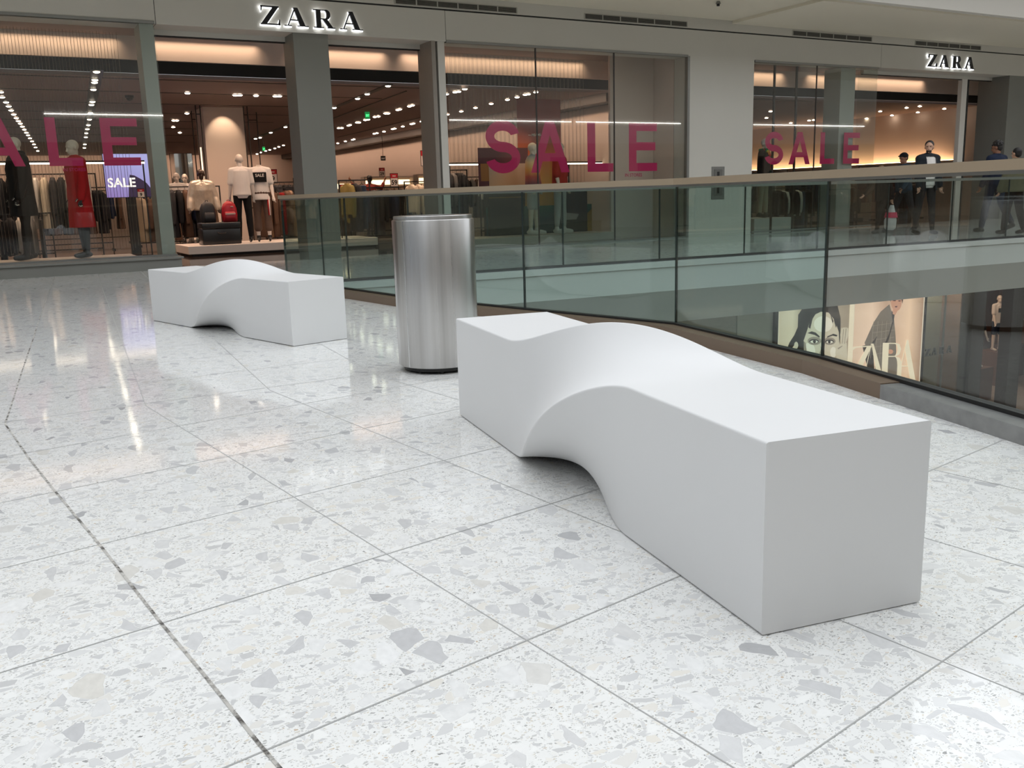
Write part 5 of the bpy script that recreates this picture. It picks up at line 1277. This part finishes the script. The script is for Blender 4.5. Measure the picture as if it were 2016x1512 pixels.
P1 = poster('advert_lightbox', 'backlit monochrome portrait poster of a dark-haired face with raised hand', 16.16, 18.66, bg1)
HR = EM('portrait_hair', '241F1C'); SK = EM('portrait_skin', 'C9BBA3'); SK2 = EM('portrait_skin_light', 'E3D8C4'); SH = EM('portrait_shadow', '8E8070'); DK = EM('portrait_dark', '15110F')
layer(P1, 'hair_shape', [[(585,690),(600,655),(690,645),(815,645),(838,740),(838,850),(830,900),(600,960),(560,955),(548,905),(525,935),(492,940),(508,900),(540,850),(562,800),(565,720)]], HR, 1)
layer(P1, 'neck_shape', [[(640,1000),(800,1000),(840,1180),(600,1180)]], SH, 2)
layer(P1, 'face_shape', [[(622,820),(638,765),(668,720),(710,700),(760,705),(800,755),(826,830),(828,905),(812,975),(780,1040),(735,1090),(690,1085),(640,1030),(603,960),(598,890)]], SK, 3)
layer(P1, 'face_light', [ell(725,780,60,52), ell(640,950,34,52,rot=-10), ell(790,960,20,34), ell(722,930,14,46)], SK2, 4)
layer(P1, 'face_shade', [ell(668,888,44,27), ell(766,890,38,24), [(700,900),(712,935),(698,975),(722,985),(738,975),(716,962)], [(598,890),(612,900),(622,985),(650,1040),(606,965)]], SH, 5)
layer(P1, 'brow_shape', [[(622,838),(650,826),(676,834),(702,858),(700,868),(670,850),(640,842)], [(748,868),(752,858),(790,842),(816,850),(812,860),(785,854)]], DK, 6)
layer(P1, 'eye_line', [ell(665,890,31,14), ell(765,892,28,13)], DK, 7)
layer(P1, 'eye_white', [ell(665,893,24,9), ell(765,895,22,8)], SK2, 8)
layer(P1, 'iris_shape', [ell(667,892,10,10), ell(763,894,9,9)], DK, 9)
layer(P1, 'hair_strand', [[(628,800),(640,740),(670,700),(690,690),(655,745),(640,810)], [(560,860),(580,830),(598,890),(600,950),(570,955)], [(785,720),(812,780),(806,805),(796,770)], [(765,700),(790,760),(784,775)]], HR, 10)
layer(P1, 'ear_shape', [ell(549,915,13,22)], SK, 11)
layer(P1, 'hand_shape', [[(838,808),(860,800),(886,805),(886,850),(868,905),(850,925),(838,900),(832,850)], [(805,930),(835,905),(875,900),(880,1040),(835,1080),(812,1010),(800,970)]], SK, 11)
layer(P1, 'hand_crease', [[(852,812),(856,812),(848,905),(844,905)], [(868,808),(872,808),(862,905),(858,908)], [(815,935),(845,918),(847,922),(820,942)]], SH, 12)
bg2 = grad_mat('advert_backdrop', [(0,'C9AE98'), (.25,'D8BBA5'), (.45,'B59580'), (.8,'D9B89C'), (1,'9A7C66')], 0, .95)
P2 = poster('advert_lightbox', 'backlit colour poster of a figure in checked blazer with huge ZARA lettering', 18.74, 21.38, bg2)
CO = EM('blazer_print', '75685C'); COD = EM('blazer_dark', '3A322E'); SKN = EM('print_skin', 'C88F72'); HRB = EM('print_hair', '5A3A2A'); CRE = EM('print_cream', 'EAD9BC'); CHK = EM('blazer_check', 'A0927F')
layer(P2, 'hair_shape', [[(1152,600),(1155,560),(1240,555),(1244,610),(1236,650),(1225,600),(1165,615),(1160,640)]], HRB, 1)
layer(P2, 'trousers_shape', [[(1060,1000),(1200,990),(1215,1200),(1150,1200),(1110,1180),(1060,1200)]], CO, 1)
layer(P2, 'bag_shape', [[(978,920),(1045,905),(1055,1070),(1010,1060)]], COD, 2)
layer(P2, 'blazer_shape', [[(1152,652),(1165,700),(1180,730),(1192,860),(1196,960),(1185,1020),(1120,1035),(1065,1010),(1040,925),(1000,925),(992,900),(1012,855),(1050,770),(1095,700)]], CO, 3)
layer(P2, 'check_line', [[(1050+i*28,760+0*i),(1052+i*28,760),(1030+i*30,1000),(1028+i*30,1000)] for i in range(5)]+[[(1040,790+i*46),(1186,770+i*46),(1186,772+i*46),(1040,792+i*46)] for i in range(5)], CHK, 4)
layer(P2, 'sleeve_shade', [[(1068,862),(1074,858),(1048,918),(1020,925)], [(1168,770),(1178,760),(1150,870),(1134,905),(1122,900),(1150,840)], [(1165,690),(1185,720),(1176,790),(1168,735)]], COD, 5)
layer(P2, 'face_shape', [ell(1196,640,34,55), [(1175,680),(1205,690),(1190,720),(1172,715)]], SKN, 6)
layer(P2, 'face_feature', [ell(1183,628,10,4), ell(1216,630,9,4), [(1186,664),(1203,662),(1200,672),(1188,672)], [(1170,614),(1194,616),(1194,620),(1170,619)], [(1206,618),(1226,616),(1226,620),(1206,621)]], EM('print_feature', '5A2A22'), 7)
layer(P2, 'hair_shape', [[(1155,600),(1160,575),(1240,575),(1238,600),(1200,590)]], HRB, 8)
layer(P2, 'hand_shape', [ell(1158,957,17,15)], SKN, 7)
layer(P2, 'big_lettering', [
  [(898,600),(927,600),(905,1180),(872,1180)], [(905,935),(925,925),(1035,918),(1035,924),(935,932),(912,950),(906,1000)], [(1005,925),(1036,922),(975,1052),(945,1040)], [(938,1040),(980,1050),(1000,1058),(940,1050)],
  [(1032,905),(1036,905),(1000,1070),(996,1070)], [(1034,905),(1048,905),(1100,1090),(1064,1082)],
  [(1108,900),(1148,900),(1138,1100),(1100,1092)], [(1148,900),(1185,900),(1185,906),(1148,906)], [(1185,900),(1215,908),(1226,940),(1215,975),(1185,990),(1185,984),(1200,965),(1203,940),(1198,915),(1185,906)], [(1140,985),(1186,984),(1186,990),(1140,991)], [(1186,988),(1215,996),(1230,1030),(1226,1120),(1198,1110),(1202,1030),(1196,1002)],
  [(1262,882),(1272,882),(1318,1140),(1282,1128),(1252,950)], [(1262,882),(1266,882),(1212,1110),(1208,1108)], [(1225,1048),(1298,1046),(1298,1051),(1225,1053)]], CRE, 9)

# anything stacked straight on the floor of the hall
